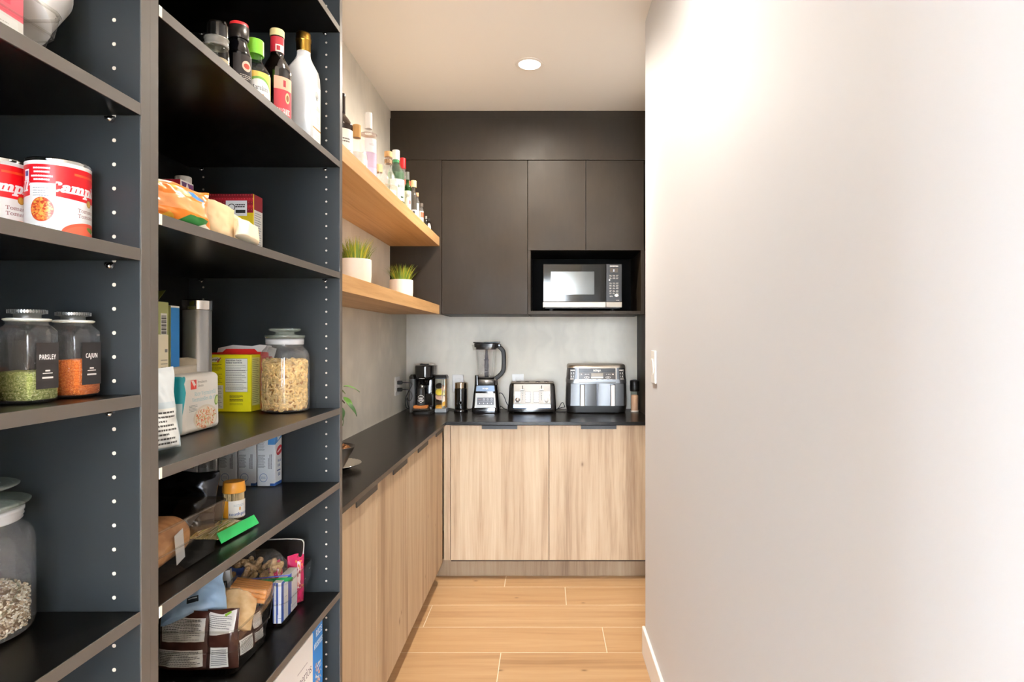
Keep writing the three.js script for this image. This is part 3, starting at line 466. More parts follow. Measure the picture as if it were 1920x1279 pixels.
{
  const tx = canvasTex(128, 128, (x, w, h) => { x.fillStyle = '#231a17'; x.fillRect(0, 0, w, h); ell(x, 80, 50, 30, 24, '#d8b9a2'); ell(x, 80, 50, 20, 12, '#b2402e'); lines(x, 40, 90, 70, 3, 8, '#cfc3b6', 3); });
  const t = bottle('slim black bottle with a red topped cap on the high shelf', -0.60, S1, -1.17, { r: 0.0225, h: 0.130, body: 0.085, sh: 0.026, nr: 0.0150, glass: M.gloss, tex: tx, l0: 0.03, l1: 0.085, mid: 0.9, span: 1.8 });
  part('cap', lathe([[0.017, 0.119], [0.0178, 0.121], [0.0178, 0.144], [0, 0.144]], 32), std(0x26221f, 0.35), t); part('cap_top', lathe([[0.0176, 0.144], [0.0165, 0.150], [0.0, 0.152]], 32), std(0xe0353a, 0.35), t);
}
{
  const tx = canvasTex(256, 128, (x, w, h) => { x.fillStyle = '#f2c95e'; x.fillRect(0, 0, w, h); ell(x, 128, 104, 112, 84, '#7fb04c'); ell(x, 128, 108, 104, 78, '#fbfaf4'); text(x, 'Marukan', 132, 66, 26, '#6d6a66', { font: 'serif' }); ell(x, 150, 104, 13, 15, '#d47a2c'); lines(x, 60, 96, 60, 3, 10, '#c8bfa8', 3); });
  bottle('small clear bottle with a bright green cap on the high shelf', -0.60, S1, -1.234, { r: 0.029, h: 0.150, body: 0.078, sh: 0.03, nr: 0.0135, glass: M.glass, liquid: std(0xd9d3b0, 0.15), fill: 0.075, cap: 0.031, capR: 0.0172, capMat: std(0x86d43a, 0.35), tex: tx, l0: 0.014, l1: 0.078, mid: 0.75, span: 2.6 });
}
{
  const tx = canvasTex(256, 256, (x, w, h) => { x.fillStyle = '#c93a44'; x.fillRect(0, 0, w, h); x.fillStyle = '#e8a88c'; x.fillRect(0, 0, w, 70); x.fillStyle = '#a62a36'; x.fillRect(110, 18, 34, 36); ell(x, 170, 112, 34, 30, '#d9b98c'); ell(x, 170, 112, 20, 18, '#8a5a3c'); text(x, 'BALSAMIC', 122, 190, 44, '#f3e6dd', { sx: 0.8, weight: 'bold' }); lines(x, 60, 222, 130, 2, 10, '#f0d8d0', 4); });
  const t = bottle('dark vinegar bottle with cream cap and red neck band on the high shelf', -0.60, S1, -1.336, { r: 0.030, h: 0.224, body: 0.125, sh: 0.042, nr: 0.0135, glass: phys(0x120d0a, 0.1, { clearcoat: 1, clearcoatRoughness: 0.05 }), cap: 0.016, capR: 0.0152, capMat: std(0xe9d79a, 0.4), band: [0.172, 0.206], bandMat: std(0xb32630, 0.4), tex: tx, l0: 0.01, l1: 0.112, mid: 0.95, span: 1.5 });
  part('neck_seal', wrapped(0.0150, 0.172, 0.188, 0.85, 1.3, 12), std(0xe9dccb, 0.6), t); part('neck_seal_mark', wrapped(0.0153, 0.175, 0.185, 0.6, 0.5, 8), std(0xb32630, 0.6), t);
}
{
  const tx = canvasTex(128, 384, (x, w, h) => {
    x.fillStyle = '#edeae2'; x.fillRect(0, 0, w, h); x.strokeStyle = '#6b6d6a'; x.lineWidth = 3; x.beginPath(); x.arc(62, 66, 24, 0, 7); x.stroke(); for (let i = 0; i < 9; i++) { x.beginPath(); x.moveTo(62, 92); x.lineTo(62 + 26 * Math.cos(i * 0.35 + 3.2), 66 + 24 * Math.sin(i * 0.35 + 3.2)); x.stroke(); }
    x.strokeStyle = '#8d8f8a'; x.lineWidth = 1.5; text(x, 'OLIVA', 64, 138, 34, '#7c7e78', { font: 'serif', weight: 'normal', sx: 0.9 }); lines(x, 22, 190, 84, 4, 12, '#bdb9ae', 3); x.fillStyle = '#a97c2c'; x.fillRect(0, 262, w, 9); lines(x, 22, 300, 84, 3, 13, '#c9c4b8', 3);
  });
  const t = thing('oil_bottle', 'square white olive oil bottle with a gold cap, rightmost on the high shelf', 'bottle', -0.5985, S1 + 0.0005, -1.478);
  part('bottle_body', rrLoft([[0, 0.058, 0.058, 0.008], [0.004, 0.065, 0.065, 0.009], [0.165, 0.065, 0.065, 0.009], [0.186, 0.0645, 0.0645, 0.012], [0.200, 0.060, 0.060, 0.016], [0.212, 0.049, 0.049, 0.018], [0.221, 0.040, 0.040, 0.0165], [0.230, 0.034, 0.034, 0.0165], [0.236, 0.0325, 0.0325, 0.016], [0.262, 0.031, 0.031, 0.0154]], { smooth: 0.9 }), phys(0xf2f1ee, 0.22, { clearcoat: 0.4 }), t);
  part('front_label', new THREE.BoxGeometry(0.0003, 0.155, 0.048), print(tx, 0.5), t, 0.0328, 0.083, 0);
  part('gold_cap', lathe([[0.0165, 0.243], [0.017, 0.245], [0.017, 0.268], [0.0185, 0.269], [0.0185, 0.273], [0.0175, 0.274], [0.0185, 0.277], [0.017, 0.279], [0.0172, 0.287], [0.0160, 0.290], [0, 0.290]], 36), M.gold, t);
}
// ---- shelf 2: cartons, wraps, snack bag
const S2 = SB[2];
{
  const front = canvasTex(512, 416, (x, w, h) => {
    x.fillStyle = '#ecd21e'; x.fillRect(0, 0, w, h); x.fillStyle = '#9c1020'; x.fillRect(0, 0, w, 112); for (let r = 0; r < 5; r++) for (let i = 0; i < 34; i++) { ell(x, i * 16 + (r % 2) * 8, 12 + r * 22, 8, 10, r % 2 ? '#b81a2a' : '#86101c'); x.fillStyle = '#d9646c'; x.fillRect(i * 16 + 4 + (r % 2) * 8, 4 + r * 22, 3, 6); }
    ell(x, 120, 150, 118, 96, '#3a1010'); ell(x, 120, 150, 108, 86, '#e6c21c'); text(x, 'so', 196, 160, 74, '#8a2a14', { font: 'serif' });
    x.fillStyle = '#fafafa'; x.fillRect(352, 40, 124, 92); x.strokeStyle = '#222'; x.lineWidth = 4; x.beginPath(); x.arc(386, 80, 19, 0, 7); x.moveTo(374, 96); x.lineTo(362, 116); x.stroke(); lines(x, 408, 62, 58, 2, 12, '#333', 6); x.fillStyle = '#222'; x.fillRect(410, 96, 56, 18);
    lines(x, 240, 168, 230, 1, 6, '#6a5a10', 5); ell(x, 420, 330, 190, 140, '#6a2a16'); ell(x, 400, 340, 150, 110, '#ead7a8'); ell(x, 396, 340, 132, 92, '#5a2814');
    for (let i = 0; i < 150; i++) ell(x, 396 + rr(-120, 110), 340 + rr(-80, 70), rr(6, 20), rr(4, 11), ['#d63a20', '#e8b46a', '#4a7a24', '#c2601e', '#f0d9a0', '#8a3a1c'][Math.floor(rnd() * 6)], rr(0, 3));
  });
  const side = canvasTex(128, 416, (x, w, h) => { x.fillStyle = '#efece4'; x.fillRect(0, 0, w, h); x.fillStyle = '#8a1420'; x.fillRect(0, 0, w, 92); x.fillStyle = '#ecd21e'; x.fillRect(0, 0, 8, h); lines(x, 18, 108, 92, 20, 14, '#8c8c8c', 4); });
  const f = print(front), s = print(side), red = std(0x9c1020, 0.5);
  boxThing('dinner_kit_box', 'red and yellow dinner kit carton printed with a filled tortilla', 'box', 0.205, 0.163, 0.046, [s, s, red, red, f, f], -0.782, S2, -1.413);
}
{
  const front = canvasTex(256, 256, (x, w, h) => { x.fillStyle = '#7d7b78'; x.fillRect(0, 0, w, h); x.fillStyle = '#b01a30'; x.fillRect(0, 0, w, 62); text(x, 'BEST TASTING EVER', 124, 32, 30, '#fff', { sx: 0.82 }); ell(x, 120, 150, 118, 62, '#f2efe9'); }), side = canvasTex(128, 256, (x, w, h) => { x.fillStyle = '#f4f2f0'; x.fillRect(0, 0, w, h); poly(x, [[8, 6], [60, 6], [34, 64]], '#5a2a66'); poly(x, [[66, 6], [124, 6], [124, 80]], '#6a2a70'); ell(x, 78, 50, 15, 20, '#f4f2f0'); });
  const f = print(front), s = print(side); boxThing('snack_box', 'white snack carton with a maroon top band behind the orange bag', 'box', 0.125, 0.124, 0.042, [s, s, M.paper, M.paper, f, f], -0.744, S2, -1.137);
}
bottle('white capped supplement bottle behind the maroon topped carton', -0.80, S2, -1.32, { name: 'supplement_bottle', r: 0.026, h: 0.183, body: 0.135, sh: 0.018, nr: 0.018, glass: std(0xe9e7e2, 0.4), cap: 0.026, capR: 0.0165, capMat: std(0xf4f3f0, 0.4) });
{
  const tx = canvasTex(256, 256, (x, w, h) => {
    x.fillStyle = '#ee8426'; x.fillRect(0, 0, w, h); x.fillStyle = '#f2a266'; x.fillRect(0, 100, w, 90); x.fillStyle = '#f6ece0'; x.beginPath(); x.moveTo(0, 0); x.lineTo(0, 34); x.quadraticCurveTo(80, 44, 128, 0); x.fill(); ell(x, 60, 40, 18, 12, '#f6c65a'); ell(x, 118, 38, 18, 12, '#f6c65a'); ell(x, 196, 60, 36, 22, '#2f86c8', 0.25); ell(x, 150, 66, 26, 22, '#f7cf9a');
    poly(x, [[120, 256], [160, 205], [236, 200], [220, 256]], '#2f7a34'); poly(x, [[190, 256], [226, 222], [256, 240], [256, 256]], '#f4ead8'); poly(x, [[60, 256], [90, 220], [120, 256]], '#e9b03a');
  });
  const t = bagThing('snack_bag', 'crumpled orange snack bag with a blue oval, slumped on the shelf', 'bag', 0.125, 0.070, 0.036, { s: 4.4, crumple: 0.010, pinchTop: 0.2 }, print(tx, 0.28), -0.588, S2 + 0.008, -0.945, -0.2, 1.15, -0.10);
}
{
  const t = thing('tortilla_pack', 'pack of folded beige flour tortillas in front of the dinner kit carton', 'bread', -0.590, S2 + 0.007, -1.092, 1.25);
  [[-0.034, 0.062, 0.074, 0xe2c396], [0.006, 0.052, 0.070, 0xead2a8], [0.040, 0.036, 0.062, 0xdbb98a], [0.018, 0.030, 0.060, 0xf0dfbe]].forEach(([dx, hh, ww, c], k) => part('tortilla', pouch(ww, hh, 0.026, 70 + k * 5, { crumple: 0.006, pinchTop: 0.75, seal: 0.03, flatBase: 0.9 }), std(c, 0.75), t, dx, 0, 0.018 - (k % 3) * 0.014 + (k === 3 ? 0.022 : 0), -0.16, 0.12 * (k - 1), -0.16));
}
// ---- shelf 3
const S3 = SB[3];
{
  const x = -0.6506, z = -1.4925, t = thing('pasta_jar', 'glass jar with a knobbed glass lid, filled with macaroni', 'jar', x, S3 + 0.0006, z);
  part('glass_body', smoothLathe([[0, 0.003], [0.04, 0.002], [0.053, 0.002], [0.0572, 0.008], [0.0575, 0.03], [0.0575, 0.10], [0.0572, 0.132], [0.054, 0.147], [0.047, 0.156], [0.0435, 0.16], [0.0432, 0.166], [0.0432, 0.176]], 64, 90), M.jarGlass, t);
  part('lid_seal', lathe([[0.0428, 0.166], [0.0445, 0.168], [0.0437, 0.170], [0.0448, 0.173], [0.0440, 0.176], [0.045, 0.179], [0.038, 0.180]], 56), M.jarSeal, t);
  part('lid', lathe([[0, 0.1795], [0.044, 0.180], [0.0465, 0.184], [0.0472, 0.188], [0.0452, 0.189], [0.026, 0.1905], [0.021, 0.194], [0.024, 0.1975], [0.0355, 0.200], [0.0372, 0.203], [0.0365, 0.206], [0, 0.2075]], 56), M.hazeGlass, t);
  const core = single('macaroni_bed', 'packed macaroni in the middle of the jar', 'pasta', lathe([[0, 0.005], [0.046, 0.005], [0.0485, 0.009], [0.0485, 0.118], [0.04, 0.122], [0, 0.123]], 40), std(0xa87228, 0.8), x, S3 + 0.0006, z); core.userData.kind = 'stuff';
  const n = 1250, elbow = new THREE.TorusGeometry(0.0052, 0.0023, 7, 9, 3.3), el = new THREE.InstancedMesh(elbow, std(0xffffff, 0.45), n), m4 = new THREE.Matrix4(), q = new THREE.Quaternion(), c = new THREE.Color();
  for (let i = 0; i < n; i++) {
    const top = i < 200, a = rr(0, 6.283), rad = top ? Math.sqrt(rnd()) * 0.048 : rr(0.0475, 0.0503), lev = 0.122 + 0.005 * Math.sin(a * 2 + 1); const tw = rr(0, 6.28);
    if (top) q.setFromEuler(new THREE.Euler(Math.PI / 2 + rr(-0.5, 0.5), rr(-0.5, 0.5), tw)); else { q.setFromEuler(new THREE.Euler(rr(-0.35, 0.35), rr(-0.35, 0.35), tw)); q.premultiply(new THREE.Quaternion().setFromAxisAngle(V(0, 1, 0), Math.PI / 2 - a)); }
    m4.compose(V(Math.cos(a) * rad, top ? lev + rr(-0.004, 0.002) : rr(0.009, lev), Math.sin(a) * rad), q, V(1, 1, 1)); el.setMatrixAt(i, m4); const k = rr(0.68, 1.1); c.setRGB(0.84 * k, 0.56 * k, 0.2 * k); el.setColorAt(i, c);
  }
  el.name = 'elbow_macaroni'; el.position.set(x, S3 + 0.0006, z); shade(el); tag(el, 'golden elbow macaroni filling the glass jar', 'pasta', null, 'stuff'); scene.add(el);
}
{
  const front = canvasTex(384, 448, (x, w, h) => {
    x.fillStyle = '#ecdf10'; x.fillRect(0, 0, w, h); ell(x, 98, 38, 46, 19, '#f6f3e4', -0.12); text(x, 'Simply', 92, 38, 24, '#333', { style: 'italic', rot: -0.1 }); x.strokeStyle = '#c4262e'; x.lineWidth = 6; x.beginPath(); x.moveTo(112, 40); x.lineTo(122, 58); x.lineTo(144, 22); x.stroke();
    lines(x, 28, 74, 126, 5, 11, '#6e6a1a', 3.5, 2); lines(x, 28, 150, 126, 7, 11, '#6e6a1a', 3.5, 5); x.fillStyle = '#f3f1e6'; x.fillRect(180, 30, 176, 262); x.strokeStyle = '#8a8878'; x.lineWidth = 2; x.strokeRect(180, 30, 176, 262); text(x, 'Nutrition Facts', 184, 44, 17, '#444', { align: 'left' }); text(x, 'Valeur nutritive', 184, 62, 17, '#444', { align: 'left' }); lines(x, 186, 82, 160, 15, 13.5, '#77756c', 3);
    for (const y of [120, 214, 262]) { x.fillStyle = '#777'; x.fillRect(182, y, 172, 2); } x.fillStyle = '#f0eedf'; x.fillRect(24, 240, 140, 184); lines(x, 32, 252, 122, 14, 12, '#8a8878', 3.4); lines(x, 214, 318, 108, 3, 9, '#5c581a', 4); lines(x, 214, 350, 110, 2, 10, '#4c4816', 6); lines(x, 214, 384, 108, 2, 9, '#7c7820', 3);
  });
  const side = canvasTex(160, 448, (x, w, h) => { x.fillStyle = '#e8dc18'; x.fillRect(0, 0, w, h); x.fillStyle = '#f1ee9a'; x.fillRect(16, 22, 128, 380); lines(x, 22, 34, 110, 24, 15, '#8e8a3a', 4); });
  const f = print(front), s = print(side), y = std(0xe8dc14, 0.5); boxThing('mix_box', 'yellow carton with a printed nutrition table beside the macaroni jar', 'box', 0.120, 0.141, 0.048, [s, s, y, y, f, f], -0.787, S3, -1.500);
}
{
  const red = std(0xd2231c, 0.45), t = boxThing('open_box', 'red and white carton with torn open top behind the yellow one', 'box', 0.150, 0.135, 0.026, Array(6).fill(red), -0.782, S3, -1.5415);
  const fl = (pts) => { const g = new THREE.ExtrudeGeometry(new THREE.Shape(pts.map((p) => new THREE.Vector2(...p))), { depth: 0.0008, bevelEnabled: false }); return g; };
  part('front_flap', fl([[-0.074, 0], [0.074, 0], [0.073, 0.012], [0.045, 0.013], [0.038, 0.020], [-0.035, 0.020], [-0.044, 0.012], [-0.072, 0.010]]), red, t, 0, 0.135, 0.0125); part('back_flap', fl([[-0.074, 0], [0.074, 0], [0.07, 0.028], [0.04, 0.031], [0.02, 0.027], [-0.03, 0.03], [-0.068, 0.022]]), M.paper, t, 0, 0.135, -0.012); part('side_flap', fl([[-0.012, 0], [0.012, 0], [0.011, 0.026], [-0.009, 0.024]]), std(0xcfc9c0, 0.7), t, 0.07, 0.135, 0, 0.0, 0.9, -0.35);
}
{
  const t = thing('steel_canister', 'tall stainless steel canister at the back of the shelf', 'canister', -0.80, S3, -1.373); part('canister_body', lathe([[0, 0.0005], [0.029, 0.0005], [0.0296, 0.002], [0.0296, 0.246], [0, 0.246]], 56), std(0xb5b7b9, 0.33, { metalness: 0.65 }), t); part('lid', lathe([[0.0296, 0.2465], [0.031, 0.248], [0.0312, 0.267], [0.0305, 0.2695], [0, 0.270]], 56), M.chrome, t);
}
{
  const blue = canvasTex(64, 256, (x, w, h) => { x.fillStyle = '#1f86d2'; x.fillRect(0, 0, w, h); x.fillStyle = '#eef0ee'; x.fillRect(0, 208, w, 48); x.fillRect(0, 0, w, 4); }), green = canvasTex(256, 384, (x, w, h) => { x.fillStyle = '#a9b06a'; x.fillRect(0, 0, w, h); x.fillStyle = '#f2f1ea'; x.fillRect(206, 14, 34, 62); for (let i = 0; i < 15; i++) { x.fillStyle = '#333'; x.fillRect(210, 18 + i * 3.6, 26, 1 + (i * 7 % 3)); } x.fillStyle = '#dfe2c4'; x.fillRect(204, 96, 38, 34); ell(x, 223, 113, 11, 13, '#9aa060'); x.fillStyle = '#6b7440'; x.fillRect(200, 150, 18, 24); lines(x, 200, 190, 44, 12, 12, '#7c8454', 4); });
  const greenSide = canvasTex(96, 384, (x, w, h) => { x.fillStyle = '#b4ba78'; x.fillRect(0, 0, w, h); x.fillStyle = '#f4f3ec'; x.fillRect(22, 34, 58, 82); for (let i = 0; i < 20; i++) { x.fillStyle = '#333'; x.fillRect(28, 40 + i * 3.6, 46, 1 + (i * 7 % 3)); } x.fillStyle = '#e0e3c4'; x.fillRect(22, 150, 56, 44); ell(x, 50, 172, 16, 18, '#9aa060'); x.fillStyle = '#6b7440'; x.fillRect(24, 214, 26, 30); lines(x, 20, 262, 60, 8, 13, '#7c8454', 5); });
  const b = print(blue), g = print(green), t = boxThing('cereal_carton', 'olive green carton with a bright blue side at the left of the shelf', 'box', 0.165, 0.247, 0.029, [b, b, M.paper, M.paper, g, g], -0.8345, S3, -1.2145); part('top_flap', rbox(0.10, 0.0008, 0.036, 0.0003), std(0x7d8a30, 0.6), t, 0.015, 0.262, 0.012, 0.75, 0, 0.12);
  const navy = canvasTex(256, 384, (x, w, h) => { x.fillStyle = '#1d2c5a'; x.fillRect(0, 0, w, h); x.fillStyle = '#e0b070'; x.fillRect(208, 40, 14, 300); ell(x, 236, 200, 14, 60, '#e8e6e0'); lines(x, 120, 60, 70, 10, 20, '#c8cee0', 5); }), nv = print(navy); boxThing('dry_goods_box', 'navy blue carton half hidden by the cabinet divider', 'box', 0.115, 0.252, 0.032, [print(greenSide), nv, nv, nv, nv, nv], -0.800, S3, -1.162);
  const cream = canvasTex(256, 384, (x, w, h) => { x.fillStyle = '#ebe2c6'; x.fillRect(0, 0, w, h); text(x, '\u2618', 200, 36, 22, '#444'); lines(x, 176, 56, 56, 1, 1, '#666', 12, 2); lines(x, 90, 96, 146, 17, 14, '#94907c', 4); x.fillStyle = '#cbc49c'; x.fillRect(246, 0, 10, h); }), cr = print(cream); boxThing('dry_goods_box', 'cream carton with fine print in front of the navy one', 'box', 0.115, 0.188, 0.036, Array(6).fill(cr), -0.7685, S3, -1.110);
}
{
  const face = canvasTex(512, 448, (x, w, h) => {
    x.fillStyle = '#f0ede6'; x.fillRect(0, 0, w, h); poly(x, [[0, 0], [30, 0], [10, 60], [26, 130], [0, 300]], '#27a2ae'); x.fillStyle = '#d5372c'; x.fillRect(90, 36, 80, 74); poly(x, [[96, 40], [130, 40], [164, 78], [140, 84], [150, 104], [120, 70]], '#f4e6e0'); text(x, 'President\u2019s', 190, 58, 26, '#6e6a64', { align: 'left', font: 'serif', weight: 'normal', style: 'italic' }); text(x, 'Choice', 190, 88, 26, '#6e6a64', { align: 'left', font: 'serif', weight: 'normal', style: 'italic' });
    text(x, 'Rice Vermicelli', 300, 150, 44, '#a9d2d8', { font: 'serif', weight: 'normal' }); text(x, 'Vermicelles de riz', 290, 196, 42, '#9fcbd2', { font: 'serif', weight: 'normal' }); lines(x, 70, 236, 120, 5, 11, '#7d8a8c', 4); ell(x, 300, 352, 170, 104, '#e6dccb'); ell(x, 300, 356, 154, 92, '#f3ead8');
    for (let i = 0; i < 260; i++) { const a = rr(0, 6.28), q = Math.sqrt(rnd()); ell(x, 300 + Math.cos(a) * 140 * q, 356 + Math.sin(a) * 84 * q, rr(5, 20), rr(2, 6), ['#e8935a', '#f2d9bd', '#df6a34', '#cfd39a', '#f6efe2', '#edb58c'][Math.floor(rnd() * 6)], rr(0, 3)); } ell(x, 466, 226, 30, 44, '#7aa03c', 0.4); ell(x, 470, 226, 20, 34, '#cfe09a', 0.4);
  });
  const teal = canvasTex(128, 256, (x, w, h) => { x.fillStyle = '#23a0ae'; x.fillRect(0, 0, w, h); x.fillStyle = '#cfe4e6'; x.fillRect(0, 120, w, 136); text(x, 'PC', 40, 90, 22, '#bfe6ea', { rot: 1.2 }); });
  const t = thing('noodle_bag', 'white and teal rice noodle bag printed with shrimp noodles', 'bag', -0.703, S3 + 0.0008, -1.165, 0.05); const g = new RoundedBoxGeometry(0.068, 0.112, 0.138, 6, 0.010), p = g.attributes.position;
  for (let i = 0; i < p.count; i++) { const yy = (p.getY(i) + 0.056) / 0.112; const k = 1 + 0.06 * Math.sin(yy * 3.1) - 0.22 * Math.max(0, yy - 0.75); p.setX(i, p.getX(i) * k + 0.003 * fbm(p.getY(i) * 30, p.getZ(i) * 30, 2, 3)); p.setZ(i, p.getZ(i) * (1 - 0.03 * yy) + 0.002 * fbm(p.getY(i) * 40, p.getX(i) * 20, 9, 2)); } g.computeVertexNormals();
  part('bag', g, [print(face, 0.45), M.paper, M.paper, M.paper, print(teal, 0.4), print(teal, 0.4)], t, 0, 0.0562, 0);
  part('folded_top', pouch(0.134, 0.02, 0.012, 5, { crumple: 0.003 }), std(0xcfc6b6, 0.6), t, -0.012, 0.106, 0, 0, Math.PI / 2, 0);
}
{
  const tx = canvasTex(256, 256, (x, w, h) => { x.fillStyle = '#cfe0ea'; x.fillRect(0, 0, w, h); x.fillStyle = '#dfe9f0'; x.fillRect(0, 0, w, 110); x.fillStyle = '#eef2f2'; x.fillRect(10, 130, 236, 120); lines(x, 20, 140, 215, 8, 13.5, '#4d4d4d', 5.5); ell(x, 30, 118, 40, 16, '#a98c62'); });
  bagThing('clear_pouch', 'pale blue and white printed pouch at the divider, in front of the noodle bag', 'bag', 0.105, 0.128, 0.028, { s: 12.2, crumple: 0.008, pinchTop: 0.1 }, print(tx, 0.25), -0.607, S3 + 0.006, -0.918, -0.14, 1.25, 0);
  bagThing('paper_bag', 'crumpled beige paper bag behind the noodle bag', 'bag', 0.12, 0.136, 0.04, { s: 7.7, crumple: 0.010, pinchTop: 0.25 }, std(0xd2c4ac, 0.75), -0.82, S3 + 0.0015, -1.285, -0.05, 0.55, 0);
}
// ---- shelf 4: drink cartons, clear tub, toothpicks
const S4 = SB[4];
{
  const face = canvasTex(192, 640, (x, w, h) => {
    x.fillStyle = '#e9ecef'; x.fillRect(0, 0, w, h); lines(x, 14, 30, 70, 24, 11, '#8d9299', 4.2); x.fillStyle = '#e9ecef'; lines(x, 12, 330, 78, 12, 11, '#7f848b', 5); poly(x, [[150, 0], [192, 0], [192, 230], [116, 230], [128, 110]], '#4b93d6'); poly(x, [[168, 40], [192, 20], [192, 150], [172, 140]], '#8dc2ea');
    for (const [yy, n] of [[300, 3], [300, 3]]) for (let i = 0; i < n; i++) { x.save(); x.translate(122 + i * 14, 470); x.rotate(-Math.PI / 2); lines(x, 0, 0, 150, 1, 1, '#6a6f77', 7, i); x.restore(); } x.strokeStyle = '#4a79b4'; x.lineWidth = 4; x.beginPath(); x.arc(70, 556, 40, 0, 7); x.stroke(); lines(x, 44, 548, 50, 2, 12, '#7a93b4', 4); x.fillStyle = '#2f5fae'; x.fillRect(140, 612, 52, 28);
  });
  const side = canvasTex(160, 640, (x, w, h) => {
    x.fillStyle = '#eef0f2'; x.fillRect(0, 0, w, h); poly(x, [[0, 0], [160, 0], [160, 170], [0, 230]], '#3f8ad0'); poly(x, [[20, 60], [110, 20], [150, 150], [60, 200]], '#d9e7f2'); ell(x, 100, 90, 46, 70, '#f4f3ee', 0.2); ell(x, 98, 296, 70, 44, '#c22330', -0.35); x.save(); x.translate(98, 296); x.rotate(-0.35); lines(x, -50, -10, 100, 1, 1, '#fff', 20, 4); x.restore(); text(x, 'BLUE', 100, 400, 30, '#3b5aa0'); text(x, 'CAL', 90, 446, 34, '#3b5aa0'); x.fillStyle = '#33508f'; x.fillRect(40, 490, 84, 10); text(x, '60', 94, 536, 46, '#33508f'); x.fillStyle = '#2f5fae'; x.fillRect(0, 606, w, 34);
  });
  const f = print(face, 0.4), s = print(side, 0.4), where = ['rightmost white and blue drink carton, at the end of the row', 'white and blue drink carton, second from the right in the row', 'white and blue drink carton in the middle of the row', 'white and blue drink carton, second from the left in the row', 'leftmost white and blue drink carton, beside the cabinet back'];
  let proto; const cx = [-0.7075, -0.757, -0.8065, -0.856, -0.9055];
  cx.forEach((x, i) => { if (!i) proto = boxThing('drink_carton', where[0], 'carton', 0.0465, 0.165, 0.040, [s, s, M.paper, M.paper, f, f], x, S4, -1.532, 0, 'row of white and blue drink cartons', 0.003); else copyOf(proto, 'drink_carton', where[i], x, S4, -1.532 + rr(-0.003, 0.003), 0); });
}
{
  const t = thing('toothpick_jar', 'clear toothpick jar with an orange lid and orange label', 'jar', -0.649, S4 + 0.0005, -1.245), tx = canvasTex(256, 128, (x, w, h) => { x.fillStyle = '#efa52c'; x.fillRect(0, 0, w, h); x.fillStyle = '#f5f3ee'; x.fillRect(96, 0, 160, h); ell(x, 172, 62, 6, 14, '#e8a040'); text(x, 'toothpicks', 176, 100, 28, '#4f6fae', { font: 'serif' }); lines(x, 130, 30, 80, 2, 10, '#b9c0cc', 3); });
  part('jar_body', lathe([[0, 0.001], [0.0195, 0.001], [0.0208, 0.003], [0.0208, 0.058], [0.019, 0.06]], 40), M.clearPlastic, t); part('lid', lathe([[0.0213, 0.055], [0.0219, 0.056], [0.0219, 0.067], [0.0208, 0.069], [0.0203, 0.0765], [0.019, 0.0775], [0.008, 0.0775], [0.006, 0.0765], [0, 0.0765]], 44), std(0xe69d32, 0.4), t);
  part('label', wrapped(0.0210, 0.005, 0.040, 0.42, 3.6, 32), print(tx, 0.5), t);
  const k = []; for (let i = 0; i < 70; i++) { const a = i / 70 * 6.283, r = 0.0188 - (i % 3) * 0.0014; k.push(new THREE.CylinderGeometry(0.0009, 0.0009, 0.054, 5).rotateZ(0.05 * Math.sin(i * 3)).translate(Math.cos(a) * r, 0.029, Math.sin(a) * r)); }
  tag(part(numbered('toothpicks'), merge(k), std(0xe6cfa0, 0.7), scene, -0.649, S4 + 0.001, -1.245), 'wooden toothpicks standing in the orange lidded jar', 'toothpicks', null, 'stuff');
}
bin('clear plastic bin with a tan loaf behind the cabinet divider', -0.90, -0.5645, S4, -0.842, -1.068, 0.090);
{
  const t = thing('bread_loaf', 'rounded tan loaf in a clear wrapper filling the bin', 'bread', -0.655, S4 + 0.004, -0.945, 0.12), g = new RoundedBoxGeometry(0.125, 0.068, 0.165, 8, 0.032), p = g.attributes.position; for (let i = 0; i < p.count; i++) { const k = fbm(p.getX(i) * 14, p.getZ(i) * 14, p.getY(i) * 14, 3); p.setY(i, p.getY(i) * (1 + 0.12 * k) + 0.006 * Math.cos(p.getZ(i) * 22)); p.setX(i, p.getX(i) * (1 + 0.05 * k)); } g.computeVertexNormals();
  const tx = pixelTex(128, 128, (x, y) => { const n = fbm(x / 128 * 4, y / 128 * 7, 4, 4); return mix3([196, 146, 98], [150, 96, 52], 0.5 + n); }); part('loaf', mergeVertices(boxUV(g)), std(0xffffff, 0.65, { map: sized(tx, 0.1, 0.1) }), t, 0, 0.036, 0);
  part('paper_tag', rbox(0.0008, 0.05, 0.028, 0.0003), std(0xd9dbe0, 0.4), t, 0.0665, 0.034, -0.012, 0.15, 0, 0);
}
bagThing('foil_bag', 'shiny black foil bag behind the tan loaf bin', 'bag', 0.17, 0.118, 0.03, { s: 21, crumple: 0.012, pinchTop: 0.3 }, std(0x2a2a2c, 0.2, { metalness: 0.85 }), -0.705, S4 + 0.004, -1.110, -0.16, 0.22, 0);
